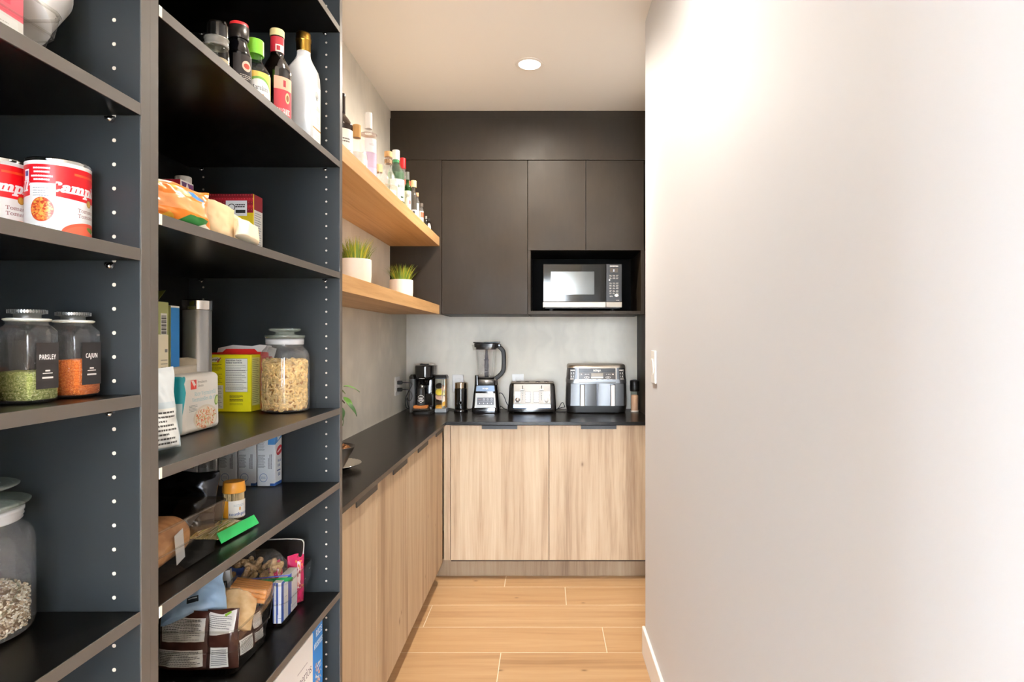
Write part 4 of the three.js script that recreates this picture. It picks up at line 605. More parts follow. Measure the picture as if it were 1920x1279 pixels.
{
  const tx = canvasTex(128, 96, (x, w, h) => { x.fillStyle = '#b7a36c'; x.fillRect(0, 0, w, h); for (let i = 0; i < 120; i++) { x.strokeStyle = ['#e2cf94', '#8a5a2c', '#d9b866', '#6c8a2a', '#f0e6c4'][i % 5]; x.lineWidth = rr(1.5, 5); x.beginPath(); const yy = rr(0, 96); x.moveTo(rr(0, 60), yy); x.lineTo(rr(60, 128), yy + rr(-8, 8)); x.stroke(); } x.fillStyle = '#5f9a2a'; x.fillRect(0, 0, w, 9); });
  const t = thing('zip_bag', 'flat zip bag of snack sticks with a green closure strip at the shelf front', 'bag', -0.634, S4 + 0.010, -1.142, 1.49); const g = pouch(0.115, 0.058, 0.016, 3.3, { crumple: 0.003, pinchTop: 0.6 }); g.rotateX(-Math.PI / 2 + 0.02); part('bag', g, print(tx, 0.25), t, 0, 0, 0.045);
  const sg = new THREE.BoxGeometry(0.122, 0.020, 0.0012, 24, 3, 1), p = sg.attributes.position; for (let i = 0; i < p.count; i++) p.setZ(i, p.getZ(i) + 0.003 * Math.sin(p.getX(i) * 90) * (0.5 + p.getY(i) * 30)); sg.computeVertexNormals(); part('zip_strip', sg, std(0x1ca552, 0.4, { side: THREE.DoubleSide }), t, 0, 0.003, 0.050, -0.5, 0, 0);
}
// ---- shelf 5: two clear bins of packets
const S5 = SB[5];
bin('clear plastic bin of chocolate brown packets at the cabinet divider', -0.885, -0.5965, S5, -1.150, -1.322, 0.096);
bin('clear plastic bin with peanuts and blue and white boxes by the far panel', -0.885, -0.5875, S5, -1.348, -1.518, 0.104);
const cocoaTex = (v) => canvasTex(256, 320, (x, w, h) => {
  x.fillStyle = '#4a2a22'; x.fillRect(0, 0, w, h); x.fillStyle = '#eceae6'; if (v === 0) { x.fillRect(16, 36, 224, 128); lines(x, 26, 44, 200, 9, 8, '#4a4a4c', 3.6); lines(x, 26, 118, 200, 4, 11, '#6c6c70', 3); x.fillStyle = '#eceae6'; x.fillRect(0, 208, 232, 92); lines(x, 8, 216, 215, 9, 9, '#56565a', 4); }
  else { poly(x, [[8, 10], [130, 26], [240, 4], [228, 120], [20, 132]], '#eceae6'); x.save(); x.rotate(0.1); lines(x, 24, 22, 190, 7, 10, '#6a6a6e', 3.4); x.restore(); poly(x, [[140, 28], [190, 12], [196, 22], [150, 40]], '#8fc23a'); x.fillStyle = '#f0eeea'; x.fillRect(36, 196, 150, 110); for (let i = 0; i < 9; i++) { x.fillStyle = '#8c8c90'; x.fillRect(48, 208 + i * 10, 126, 4); } }
});
const cocoa = [print(cocoaTex(0), 0.3), print(cocoaTex(1), 0.3)];
const pk = (label, mat, w, h, x, z, ry, rx, s, y = S5 + 0.008) => bagThing('snack_packet', label, 'packet', w, h, 0.018, { s, crumple: 0.005, pinchTop: 0.25, flatBase: 0.5 }, mat, x, y, z, rx, ry, 0, 'chocolate brown packets in the clear bin');
pk('brown packet with two white print panels at the front of the clear bin', cocoa[0], 0.100, 0.112, -0.716, -1.182, 0, -0.06, 15.5);
pk('brown packet with a white barcode panel at the front right of the clear bin', cocoa[1], 0.060, 0.114, -0.640, -1.184, 0.12, -0.05, 19.1);
pk('brown packet at the far left of the clear bin, cut by the divider', cocoa[0], 0.080, 0.100, -0.815, -1.190, 0.05, -0.1, 23.4);
pk('brown and white packet along the side of the clear bin, behind the barcode packet', cocoa[1], 0.060, 0.088, -0.626, -1.245, 1.35, -0.12, 27.9);
pk('brown packet lying at the right corner of the clear bin', cocoa[0], 0.040, 0.068, -0.624, -1.292, 1.5, -0.1, 31.9);
{
  const tx = canvasTex(192, 160, (x, w, h) => { x.fillStyle = '#a9cdf0'; x.fillRect(0, 0, w, h); for (let i = 0; i < 60; i++) { x.fillStyle = 'rgba(190,218,246,0.6)'; x.fillRect(i * 3.4, 0, 1.2, h); } x.fillStyle = '#263142'; x.fillRect(80, 108, 36, 20); x.fillStyle = '#d6e4f2'; x.fillRect(84, 112, 28, 4); });
  bagThing('blue_pouch', 'light blue crumpled pouch lying on top of the brown packets', 'pouch', 0.112, 0.100, 0.040, { s: 41.3, crumple: 0.011, pinchTop: 0.15 }, print(tx, 0.35), -0.704, S5 + 0.103, -1.198, -0.75, 0.3, 0.16);
}
{
  const tx = pixelTex(128, 128, (x, y) => { const n = fbm(x / 128 * 5, y / 128 * 5, 7, 4); return mix3([232, 204, 160], [206, 164, 112], 0.45 + n); });
  bagThing('flatbread_bag', 'tan flatbread bag between the blue pouch and the cinnamon sticks', 'bag', 0.100, 0.085, 0.034, { s: 46.2, crumple: 0.008, pinchTop: 0.6 }, print(tx, 0.45), -0.657, S5 + 0.066, -1.222, -0.75, 0.45, -0.22);
}
{
  const t = thing('cinnamon_pack', 'clear pack of cinnamon sticks on top of the clear bin', 'packet', -0.645, S5 + 0.098, -1.300, 0.20); t.rotation.z = -0.22; const bark = canvasTex(128, 64, (x, w, h) => { x.fillStyle = '#d08a3e'; x.fillRect(0, 0, w, h); for (let i = 0; i < 70; i++) { x.fillStyle = i % 2 ? '#dd9c50' : '#b06c2a'; x.fillRect(rr(0, w), 0, rr(0.6, 2.6), h); } }), bm = print(bark, 0.6);
  for (let i = 0; i < 5; i++) for (let j = 0; j < 3; j++) part('cinnamon_stick', new THREE.CylinderGeometry(0.0052, 0.0052, 0.074, 10).rotateZ(Math.PI / 2), bm, t, 0, 0.006 + j * 0.0098, -0.022 + i * 0.0108);
  part('wrapper', rrLoft([[0, 0.086, 0.050, 0.010], [0.003, 0.091, 0.057, 0.010], [0.031, 0.091, 0.057, 0.010], [0.034, 0.086, 0.050, 0.010]]), M.film, t, 0, 0, 0);
}
{
  const tx = canvasTex(128, 256, (x, w, h) => { x.fillStyle = '#a8a6a3'; x.fillRect(0, 0, w, h); x.strokeStyle = '#2c3a3c'; x.lineWidth = 6; x.strokeRect(14, 40, 92, 52); text(x, 'MX', 48, 68, 38, '#2c3a3c', { weight: 'normal' }); ell(x, 84, 62, 12, 12, '#24302f'); for (let i = 0; i < 4; i++) { x.save(); x.translate(40 + i * 18, 210); x.rotate(-Math.PI / 2); lines(x, 0, 0, 92, 1, 1, '#6a4a3a', 8, i); x.restore(); } });
  const c = print(tx), t = boxThing('grey_carton', 'grey carton with dark print standing between the two clear bins', 'box', 0.056, 0.150, 0.014, Array(6).fill(c), -0.700, S5 + 0.006, -1.303, 0.25); t.rotation.z = 0.10;
  const rd = boxThing('red_carton', 'dark red carton behind the light blue pouch', 'box', 0.05, 0.125, 0.016, Array(6).fill(std(0x8a1f22, 0.5)), -0.795, S5 + 0.006, -1.298, 0.1);
}
// second bin
{
  const tx = canvasTex(256, 256, (x, w, h) => { x.fillStyle = '#eceef2'; x.fillRect(0, 0, w, h); x.fillStyle = '#3458b4'; x.fillRect(0, 0, 34, h); x.fillRect(104, 0, 44, h); x.fillRect(0, 0, 150, 18); x.fillStyle = '#5d7fd0'; x.fillRect(148, 0, 12, 200); x.fillStyle = '#9aa6c0'; x.fillRect(60, 110, 22, 5); x.fillRect(160, 222, 90, 3); });
  const c = print(tx, 0.4); boxThing('biscuit_box', 'blue and white striped box at the front corner of the peanut bin', 'box', 0.020, 0.094, 0.095, [c, c, M.paper, M.paper, c, c], -0.618, S5 + 0.006, -1.420, 0.03);
  boxThing('white_box', 'pale box with blue print lying under the green zip bag', 'box', 0.075, 0.075, 0.030, Array(6).fill(print(canvasTex(128, 128, (x, w, h) => { x.fillStyle = '#dfe1e0'; x.fillRect(0, 0, w, h); poly(x, [[0, 0], [60, 0], [20, 128], [0, 128]], '#2f62b8'); lines(x, 52, 40, 64, 7, 11, '#a9adb2', 4); }), 0.45)), -0.700, S5 + 0.006, -1.385, 0.2);
  bagThing('blue_bag', 'blue plastic bag tip standing in the peanut bin', 'bag', 0.07, 0.118, 0.02, { s: 51, crumple: 0.008, pinchTop: 0.3 }, std(0x2c56b0, 0.35), -0.760, S5 + 0.006, -1.402, -0.12, 0.15, -0.15);
  const mg = canvasTex(128, 128, (x, w, h) => { x.fillStyle = '#c51a5a'; x.fillRect(0, 0, w, h); x.fillStyle = '#f2e6ea'; x.fillRect(70, 20, 26, 70); for (let i = 0; i < 40; i++) ell(x, rr(60, 128), rr(0, 128), rr(3, 8), rr(2, 5), i % 2 ? '#d98a4a' : '#a8143f'); }), mm = print(mg, 0.3);
  const labels = ['magenta candy packet standing upright beside the blue and white box', 'magenta and copper candy packet leaning over the rim of the peanut bin']; [[-0.640, -1.452, 0.030, 0.118, 0.9, 0.12], [-0.622, -1.484, 0.042, 0.116, 0.8, -0.06]].forEach(([x, z, w, h, ry, rz], i) => bagThing('candy_packet', labels[i], 'packet', w, h, 0.012, { s: 60 + i * 3, crumple: 0.005, pinchTop: 0.4 }, mm, x, S5 + 0.006, z, -0.1, ry, rz, 'magenta candy packets'));
  const t = thing('black_tray', 'black tray with a pale rim leaning against the far panel', 'tray', -0.672, S5 + 0.050, -1.500, 0.0); t.rotation.x = -0.12; part('tray_body', rrLoft([[0, 0.10, 0.012, 0.004], [0.102, 0.125, 0.016, 0.005], [0.104, 0.127, 0.018, 0.006]]), std(0x15110f, 0.35), t); part('rim', tube([[-0.062, 0.105, 0.008], [0.058, 0.105, 0.008], [0.063, 0.100, 0.008], [0.063, 0.07, 0.006]], 0.0014, 40, 6), std(0xcfc9c2, 0.3), t);
  // zip bag of peanuts
  const b = thing('peanut_bag', 'clear zip bag of peanuts in the bin by the far panel', 'bag', -0.705, S5 + 0.060, -1.430, 0.10); const bg = rrLoft([[0, 0.14, 0.07, 0.03], [0.015, 0.165, 0.085, 0.034], [0.055, 0.16, 0.084, 0.034], [0.08, 0.13, 0.06, 0.028], [0.092, 0.11, 0.03, 0.014]], { smooth: 1 }), p = bg.attributes.position; for (let i = 0; i < p.count; i++) { const k = 0.006 * fbm(p.getX(i) * 40, p.getY(i) * 40, p.getZ(i) * 40, 2); p.setX(i, p.getX(i) + k); p.setY(i, p.getY(i) + k); } bg.computeVertexNormals(); part('bag', bg, M.film, b);
  part('zip_strip', rbox(0.115, 0.009, 0.0015, 0.0006), std(0x18924a, 0.4), b, 0.055, 0.038, 0.047, -0.3, -0.08, 0.05); part('zip_strip', rbox(0.10, 0.0025, 0.0012, 0.0005), std(0x5a63c8, 0.4), b, 0.055, 0.046, 0.045, -0.3, -0.08, 0.07);
  const shellTex = pixelTex(64, 64, (x, y) => { const n = fbm(x / 64 * 8, y / 64 * 8, 5, 3); return mix3([222, 186, 132], [172, 128, 76], 0.45 + n * 1.2); }), sm = std(0xffffff, 0.85, { map: shellTex, bumpMap: shellTex, bumpScale: 0.002 });
  const nut = lathe([[0, -0.0165], [0.0035, -0.0162], [0.0062, -0.0125], [0.0068, -0.008], [0.0052, -0.001], [0.0062, 0.006], [0.0066, 0.010], [0.0055, 0.0142], [0.002, 0.0168], [0, 0.017]], 14); let proto;
  for (let i = 0; i < 34; i++) { const a = rr(-0.068, 0.062), c = rr(-0.03, 0.032), y = 0.046 + rr(-0.012, 0.024) - 2.6 * a * a - 8 * c * c; const lbl = 'tan peanut in its shell, inside the clear zip bag'; const m = i ? proto.clone() : single('peanut', lbl, 'peanut', nut, sm); if (i) { m.name = numbered('peanut'); m.userData = { label: lbl, category: 'peanut' }; scene.add(m); } else proto = m; m.userData.group = 'peanuts in the clear zip bag'; m.position.set(-0.705 + a, S5 + 0.060 + y, -1.430 + c); m.rotation.set(rr(0, 6), rr(0, 6), rr(0, 6)); }
}
// ---- lowest shelf in view: cereal boxes
{
  const wt = canvasTex(512, 640, (x, w, h) => { x.fillStyle = '#eceae8'; x.fillRect(0, 0, w, h); text(x, 'Cheerios', 390, 168, 62, '#5a4a5a', { font: 'serif', weight: 'normal', style: 'italic', sx: 0.82 }); lines(x, 330, 112, 120, 1, 8, '#b0aab0', 6); x.fillStyle = '#3a5fc4'; x.fillRect(0, 112, 262, 120); text(x, 'big', 110, 170, 70, '#f4f4f6', { style: 'italic' }); x.fillStyle = '#f0f0f4'; x.fillRect(180, 150, 66, 12); x.fillRect(180, 170, 44, 8); lines(x, 290, 240, 190, 5, 20, '#c9c2ba', 4); ell(x, 420, 400, 120, 70, '#e2c9a4'); });
  const bl = canvasTex(128, 640, (x, w, h) => { x.fillStyle = '#147ccc'; x.fillRect(0, 0, w, h); text(x, 'RICE', 74, 66, 44, '#f0f4f8', { sx: 0.9 }); text(x, 'KRISPIES', 64, 120, 40, '#f0f4f8', { sx: 0.72 }); for (let i = 0; i < 60; i++) ell(x, rr(24, 104), rr(215, 340), rr(4, 9), rr(3, 6), ['#e8b080', '#f0d9c0', '#dfeaf2', '#d98a5a'][i % 4], rr(0, 3)); text(x, 'RICE', 74, 420, 36, '#e8f0f6'); text(x, 'KRISPIES', 66, 470, 34, '#e8f0f6', { sx: 0.8 }); lines(x, 30, 510, 70, 4, 14, '#7fb8e4', 5); });
  const w = print(wt, 0.5), b = print(bl, 0.45); boxThing('cereal_box', 'white cereal box with a blue panel on the lowest shelf in view', 'box', 0.075, 0.300, 0.255, [w, w, M.paper, M.paper, w, w], -0.600, SB[6], -1.3185); boxThing('cereal_box', 'bright blue cereal box standing spine outward beside the white one', 'box', 0.190, 0.320, 0.058, [b, b, M.paper, M.paper, b, b], -0.6575, SB[6], -1.4795);
}
// ================================================================ bottles on the upper floating shelf
const U = 2.0, tanCork = std(0xc9975a, 0.7), whiteCap = std(0xf4f2ee, 0.35), clearLiq = phys(0xf4f4ee, 0.02, { transmission: 0.95, thickness: 0 });
const lab = (bg, draw) => canvasTex(192, 192, (x, w, h) => { x.fillStyle = bg; x.fillRect(0, 0, w, h); draw?.(x, w, h); });
bottle('dark brown wine bottle with a white label, nearest on the upper floating shelf', -0.770, U, -2.254, { r: 0.041, h: 0.305, body: 0.178, sh: 0.052, nr: 0.0145, glass: phys(0x24130c, 0.08, { clearcoat: 1 }), cap: 0.012, capR: 0.0152, capMat: std(0x17100c, 0.3), band: [0.205, 0.222], bandMat: std(0xd9bf94, 0.5), tex: lab('#f3efe8', (x) => { lines(x, 60, 50, 80, 2, 14, '#6a6664', 7); lines(x, 50, 110, 100, 4, 14, '#8f8a84', 4); }), l0: 0.03, l1: 0.165, mid: 0.55, span: 2.8 });
bottle('squat clear bottle with a tan cork beside the brown wine bottle', -0.770, U, -2.438, { r: 0.042, h: 0.253, body: 0.120, sh: 0.07, nr: 0.0155, glass: M.jarGlass, liquid: std(0xe9e4da, 0.3), fill: 0.135, cap: 0.052, capR: 0.0165, capMat: tanCork, tex: lab('#eae6de', (x) => { ell(x, 150, 120, 22, 34, '#a9794e'); ell(x, 150, 70, 14, 16, '#c9b7a0'); }), l0: 0.03, l1: 0.11, mid: 0.75, span: 1.7 });
{
  const t = bottle('tall clear gin bottle with lilac liquid and a long white cap', -0.750, U, -2.532, { r: 0.0355, h: 0.262, body: 0.238, sh: 0.010, nr: 0.0165, glass: M.jarGlass, liquid: std(0xd9bfdc, 0.25), fill: 0.165, tex: lab('#efe9ec', (x) => { lines(x, 70, 74, 80, 2, 16, '#b9b2b8', 7); }), l0: 0.165, l1: 0.222, mid: 0.6, span: 1.5 });
  part('label', wrapped(0.0359, 0.02, 0.1, 0.6, 1.5), print(lab('#dcc6e0', (x) => { for (let i = 0; i < 40; i++) ell(x, rr(60, 192), rr(60, 192), rr(4, 14), rr(2, 7), i % 2 ? '#b48fc6' : '#9a78b6', rr(0, 3)); }), 0.4), t); part('cap', lathe([[0.0152, 0.270], [0.0158, 0.272], [0.0158, 0.336], [0.0145, 0.338], [0, 0.338]], 32), whiteCap, t); part('shoulder_ring', lathe([[0.0335, 0.2445], [0.0352, 0.246], [0.034, 0.248], [0.016, 0.250]], 40), phys(0xc9b2a6, 0.08, { transmission: 0.5, thickness: 0 }), t);
}
bottle('slim bottle with a round cork ball, behind the lilac gin bottle', -0.868, U, -3.10, { r: 0.024, h: 0.285, body: 0.16, sh: 0.05, nr: 0.012, glass: M.jarGlass, liquid: std(0xe0c9a6, 0.3), fill: 0.15, cap: 0.04, capR: 0.022, capMat: std(0xd7b482, 0.7) });
{ const t = thing('glass_flask', 'low round clear glass flask between the gin and the corked bottle', 'flask', -0.690, U + 0.0005, -2.528); part('glass_body', smoothLathe([[0, 0.003], [0.018, 0.001], [0.03, 0.014], [0.0345, 0.036], [0.030, 0.06], [0.018, 0.076], [0.0135, 0.084], [0.015, 0.092]], 40, 60), M.jarGlass, t); part('liquid', smoothLathe([[0, 0.004], [0.016, 0.003], [0.0275, 0.016], [0.0315, 0.034], [0, 0.0345]], 32, 40), clearLiq, t); }
{ const t = bottle('clear round-shouldered bottle with a pale cork and a neck band', -0.740, U, -2.812, { r: 0.044, h: 0.262, body: 0.088, sh: 0.095, nr: 0.017, glass: M.jarGlass, liquid: clearLiq, fill: 0.10, cap: 0.026, capR: 0.0182, capMat: std(0xd3a670, 0.65), band: [0.205, 0.224], bandMat: std(0x9a7a58, 0.6) }); part('label', wrapped(0.0445, 0.02, 0.075, 0.6, 1.2), print(lab('#e6e4da', (x) => { for (let i = 0; i < 5; i++) { x.fillStyle = '#7a6a56'; x.fillRect(20 + i * 34, 120, 16, 60); } }), 0.5), t); }
bottle('clear green tinted gin bottle with a white cap and white label', -0.740, U, -2.957, { r: 0.0405, h: 0.314, body: 0.190, sh: 0.06, nr: 0.0155, glass: phys(0xcfe8d6, 0.03, { transmission: 0.93, thickness: 0 }), liquid: phys(0xdff0e4, 0.02, { transmission: 0.95, thickness: 0 }), fill: 0.2, cap: 0.048, capR: 0.0178, capMat: whiteCap, band: [0.252, 0.266], bandMat: std(0x3f8a56, 0.4), tex: lab('#f2f3f0', (x) => { lines(x, 90, 50, 80, 1, 1, '#6d7d70', 26, 2); text(x, 'E', 150, 110, 30, '#5a6a5e'); x.fillStyle = '#2e4636'; x.fillRect(120, 150, 44, 16); }), l0: 0.06, l1: 0.165, mid: 0.55, span: 2.2 });
bottle('clear bottle with a bright red cap and red label edge', -0.760, U, -3.179, { r: 0.040, h: 0.342, body: 0.205, sh: 0.07, nr: 0.014, glass: M.jarGlass, liquid: std(0xe8ece8, 0.2), fill: 0.2, cap: 0.055, capR: 0.0165, capMat: std(0xc9161e, 0.35), tex: lab('#e2503a', (x) => { x.fillStyle = '#f0ebe2'; x.fillRect(0, 60, 192, 90); }), l0: 0.1, l1: 0.22, mid: 0.55, span: 2.2 });
bottle('slim green whiskey bottle with a cream label and silver capsule', -0.700, U, -3.030, { r: 0.0178, h: 0.228, body: 0.145, sh: 0.025, nr: 0.0085, glass: phys(0x2f5a26, 0.06, { transmission: 0.55, thickness: 0 }), liquid: std(0x2c3c12, 0.3), fill: 0.14, cap: 0.04, capR: 0.0095, capMat: std(0x8d8f8a, 0.3, { metalness: 0.8 }), tex: lab('#eee6d2', (x) => { text(x, 'JAMES', 96, 44, 44, '#3c3c38', { sx: 0.8 }); x.fillStyle = '#b0281e'; x.fillRect(120, 88, 34, 34); lines(x, 40, 140, 110, 3, 14, '#a09880', 4); }), l0: 0.025, l1: 0.13, mid: 0.5, span: 2.4 });
bottle('small dark bottle with a cream square stopper', -0.710, U, -3.216, { r: 0.0165, h: 0.233, body: 0.15, sh: 0.025, nr: 0.009, glass: phys(0x6d675f, 0.06, { transmission: 0.5, thickness: 0 }), liquid: std(0x3a322a, 0.3), fill: 0.14, cap: 0.036, capR: 0.0155, capMat: std(0xdcc48e, 0.5), tex: lab('#b8b0b4', (x) => { x.fillStyle = '#2e2c30'; x.fillRect(40, 30, 70, 130); text(x, 'D', 130, 100, 80, '#e6e2e6'); }), l0: 0.03, l1: 0.075, mid: 0.5, span: 2 });
bottle('tiny clear bottle with a tan cork, next to the cream stoppered one', -0.700, U, -3.256, { name: 'miniature_bottle', r: 0.0128, h: 0.178, body: 0.125, sh: 0.02, nr: 0.007, glass: M.jarGlass, liquid: std(0xb9cdd2, 0.3), fill: 0.12, cap: 0.02, capR: 0.009, capMat: std(0xc8906c, 0.6) });
bottle('miniature bottle with a white and coral label', -0.700, U, -3.360, { name: 'miniature_bottle', r: 0.0138, h: 0.144, body: 0.10, sh: 0.014, nr: 0.010, glass: M.jarGlass, liquid: std(0xd8cfc0, 0.3), fill: 0.1, cap: 0.02, capR: 0.0115, capMat: std(0x6a625a, 0.35), tex: lab('#eee8e0', (x) => { x.fillStyle = '#e2664a'; x.fillRect(60, 20, 132, 80); }), l0: 0.03, l1: 0.10, mid: 0.5, span: 2.4 });
bottle('tiny black and silver miniature bottle', -0.680, U, -3.405, { name: 'miniature_bottle', r: 0.0085, h: 0.082, body: 0.05, sh: 0.01, nr: 0.005, glass: M.gloss, cap: 0.016, capR: 0.006, capMat: M.steel });
bottle('small dark bottle with a white oval label at the far end of the upper shelf', -0.698, U, -3.567, { name: 'miniature_bottle', r: 0.016, h: 0.100, body: 0.072, sh: 0.012, nr: 0.0095, glass: phys(0x1c0f0c, 0.1), cap: 0.016, capR: 0.0105, capMat: std(0x120c0a, 0.4), tex: canvasTex(64, 96, (x, w, h) => { x.fillStyle = '#1c0f0c'; x.fillRect(0, 0, w, h); ell(x, 32, 48, 26, 46, '#efe9de'); lines(x, 20, 44, 26, 2, 8, '#8a8478', 3); }), l0: 0.012, l1: 0.072, mid: 0.35, span: 1.9 });
// ================================================================ grass pots on the lower floating shelf
function grassPot(label, x, z, sd, bladeH) {
  const t = thing('potted_grass', label, 'plant', x, 1.589 + 0.0005, z); part('pot', lathe([[0, 0.001], [0.048, 0.001], [0.056, 0.006], [0.0605, 0.02], [0.063, 0.05], [0.063, 0.112], [0.062, 0.1155], [0.059, 0.1155], [0.0575, 0.112], [0.0575, 0.10]], 56), M.pot, t); part('soil', new THREE.CylinderGeometry(0.0574, 0.0574, 0.004, 40), M.soil, t, 0, 0.101, 0);
  seed = sd; const pos = [], idx = [], col = [];
  for (let i = 0; i < 300; i++) {
    const a = rr(0, 6.283), r = Math.sqrt(rnd()) * 0.050, L = bladeH * rr(0.55, 1.0), lean = r / 0.05 * rr(0.25, 0.95), w = rr(0.0022, 0.0036), dx = Math.cos(a), dz = Math.sin(a), sx = Math.cos(a + 1.57 + rr(-0.8, 0.8)), sz = Math.sin(a + 1.57); const b = pos.length / 3, c = rr(0, 1), yl = rnd() < 0.45;
    for (let k = 0; k <= 4; k++) { const q = k / 4, out = r + lean * L * q * q * 0.75, y = 0.100 + L * (q - 0.18 * lean * q * q), ww = w * (1 - q * 0.92); pos.push(dx * out - sx * ww, y, dz * out - sz * ww, dx * out + sx * ww, y, dz * out + sz * ww); const g = yl ? [0.42 + 0.16 * c, 0.42 + 0.1 * c, 0.04] : [0.14 + 0.1 * c, 0.26 + 0.1 * c, 0.03]; col.push(...g, ...g); if (k < 4) { const o = b + k * 2; idx.push(o, o + 1, o + 2, o + 1, o + 3, o + 2); } }
  }
  const g = new THREE.BufferGeometry(); g.setAttribute('position', new THREE.Float32BufferAttribute(pos, 3)); g.setAttribute('color', new THREE.Float32BufferAttribute(col, 3)); g.setIndex(idx); g.computeVertexNormals(); part('grass_blades', g, std(0xffffff, 0.55, { vertexColors: true, side: THREE.DoubleSide }), t).userData.kind = 'stuff'; return t;
}
grassPot('larger looking white pot of spiky green grass, half behind the tall cabinet', -0.775, -2.438, 101, 0.112);
grassPot('white pot of spiky green grass beside the black end panel', -0.790, -3.274, 202, 0.108);
seed = 55;
// ================================================================ on the left counter: leafy plant, bowl on a plate
{
  const t = thing('leafy_plant', 'dark leafy plant peeking out behind the tall cabinet', 'plant', -0.835, CT + 0.0005, -2.06); part('pot', lathe([[0, 0.001], [0.045, 0.001], [0.055, 0.09], [0.052, 0.095], [0.048, 0.09]], 40), std(0x3a2f28, 0.5), t);
  const lf = () => { const n = 8, pos = [], idx = []; for (let i = 0; i <= n; i++) { const q = i / n, w = 0.0125 * Math.sin(Math.PI * Math.pow(q, 0.8)) + 0.0004; for (const s of [-1, 0, 1]) pos.push(s * w, -0.028 * q * q + (s ? 0.003 : 0), q * 0.052); if (i < n) { const b = i * 3; idx.push(b, b + 3, b + 1, b + 1, b + 3, b + 4, b + 1, b + 4, b + 2, b + 2, b + 4, b + 5); } } const g = new THREE.BufferGeometry(); g.setAttribute('position', new THREE.Float32BufferAttribute(pos, 3)); g.setIndex(idx); g.computeVertexNormals(); return g; }; const leafGeo = lf(), mats = [M.leaf, std(0x5d8a32, 0.45, { side: THREE.DoubleSide }), std(0x8aa05a, 0.5, { side: THREE.DoubleSide })];
  const spots = [[0.128, 0.292, 0.02, 0.3, 0.2], [0.134, 0.268, -0.01, 1.2, 0.35], [0.150, 0.250, 0.005, 1.5, 0.45], [0.138, 0.240, 0.03, 0.7, 0.75], [0.132, 0.305, -0.02, 1.9, -0.1], [0.118, 0.262, 0.03, -0.2, 0.1], [0.105, 0.315, 0.01, 0.8, -0.5], [0.122, 0.228, -0.005, 1.8, 0.9], [0.09, 0.28, 0.05, 0.2, 0], [0.08, 0.30, -0.05, 2.4, 0], [0.06, 0.26, 0.06, -0.5, 0.3], [0.112, 0.245, 0.015, 1.0, 0.5]];
  for (const [x, y, z, ry, rx] of spots) { const l = part('leaf', leafGeo, mats[Math.floor(rnd() * 3)], t, x, y, z, rx, ry, rr(-0.3, 0.3)); l.rotation.order = 'YXZ'; }
  part('stem', tube([[0, 0.08, 0], [0.02, 0.18, 0.01], [0.07, 0.26, 0], [0.12, 0.272, 0.005], [0.145, 0.25, 0.005]], 0.0022, 30, 6), std(0x4a3a22, 0.7), t); part('stem', tube([[0, 0.08, 0], [0.04, 0.2, 0.02], [0.09, 0.29, 0.03], [0.13, 0.295, 0.02]], 0.002, 30, 6), std(0x4a3a22, 0.7), t); part('soil', new THREE.CylinderGeometry(0.0485, 0.0485, 0.004, 30), M.soil, t, 0, 0.086, 0);
}
{
  const x = -0.772, z = -2.16; const pl = thing('plate', 'shiny silver plate under the dark bowl on the counter', 'plate', x, CT + 0.0005, z); const g = lathe([[0, 0.002], [0.05, 0.002], [0.06, 0.003], [0.082, 0.012], [0.100, 0.019], [0.1025, 0.0205], [0.1025, 0.0215], [0.099, 0.0205], [0.08, 0.0135], [0.058, 0.0045], [0, 0.0038]], 96), p = g.attributes.position; for (let i = 0; i < p.count; i++) { const a = Math.atan2(p.getZ(i), p.getX(i)), r = Math.hypot(p.getX(i), p.getZ(i)); if (r > 0.055) p.setY(i, p.getY(i) + 0.0007 * Math.sin(a * 36) * (r - 0.055) / 0.045); } g.computeVertexNormals(); part('dish', g, M.chrome, pl);
  const b = thing('bowl', 'dark bowl of bark chips on the silver plate', 'bowl', x - 0.004, CT + 0.0048, z); part('bowl_body', lathe([[0, 0.001], [0.042, 0.001], [0.046, 0.004], [0.062, 0.034], [0.076, 0.060], [0.082, 0.073], [0.084, 0.078], [0.081, 0.0785], [0.073, 0.062], [0, 0.05]], 64), std(0x2c2723, 0.3), b);
  const c = []; for (let i = 0; i < 130; i++) { const a = rr(0, 6.283), r = Math.sqrt(rnd()) * 0.068; c.push(new THREE.BoxGeometry(rr(0.008, 0.02), rr(0.002, 0.005), rr(0.005, 0.012)).rotateX(rr(-0.7, 0.7)).rotateZ(rr(-0.7, 0.7)).rotateY(rr(0, 6)).translate(Math.cos(a) * r, 0.062 + 0.02 * (1 - (r / 0.068) ** 2) + rr(0, 0.006), Math.sin(a) * r)); }
  const m = part(numbered('bark_chips'), merge(c), std(0x8a5a2e, 0.6), scene, x - 0.004, CT + 0.0048, z); tag(m, 'brown bark chips heaped in the dark bowl', 'bark chips', null, 'stuff');
}
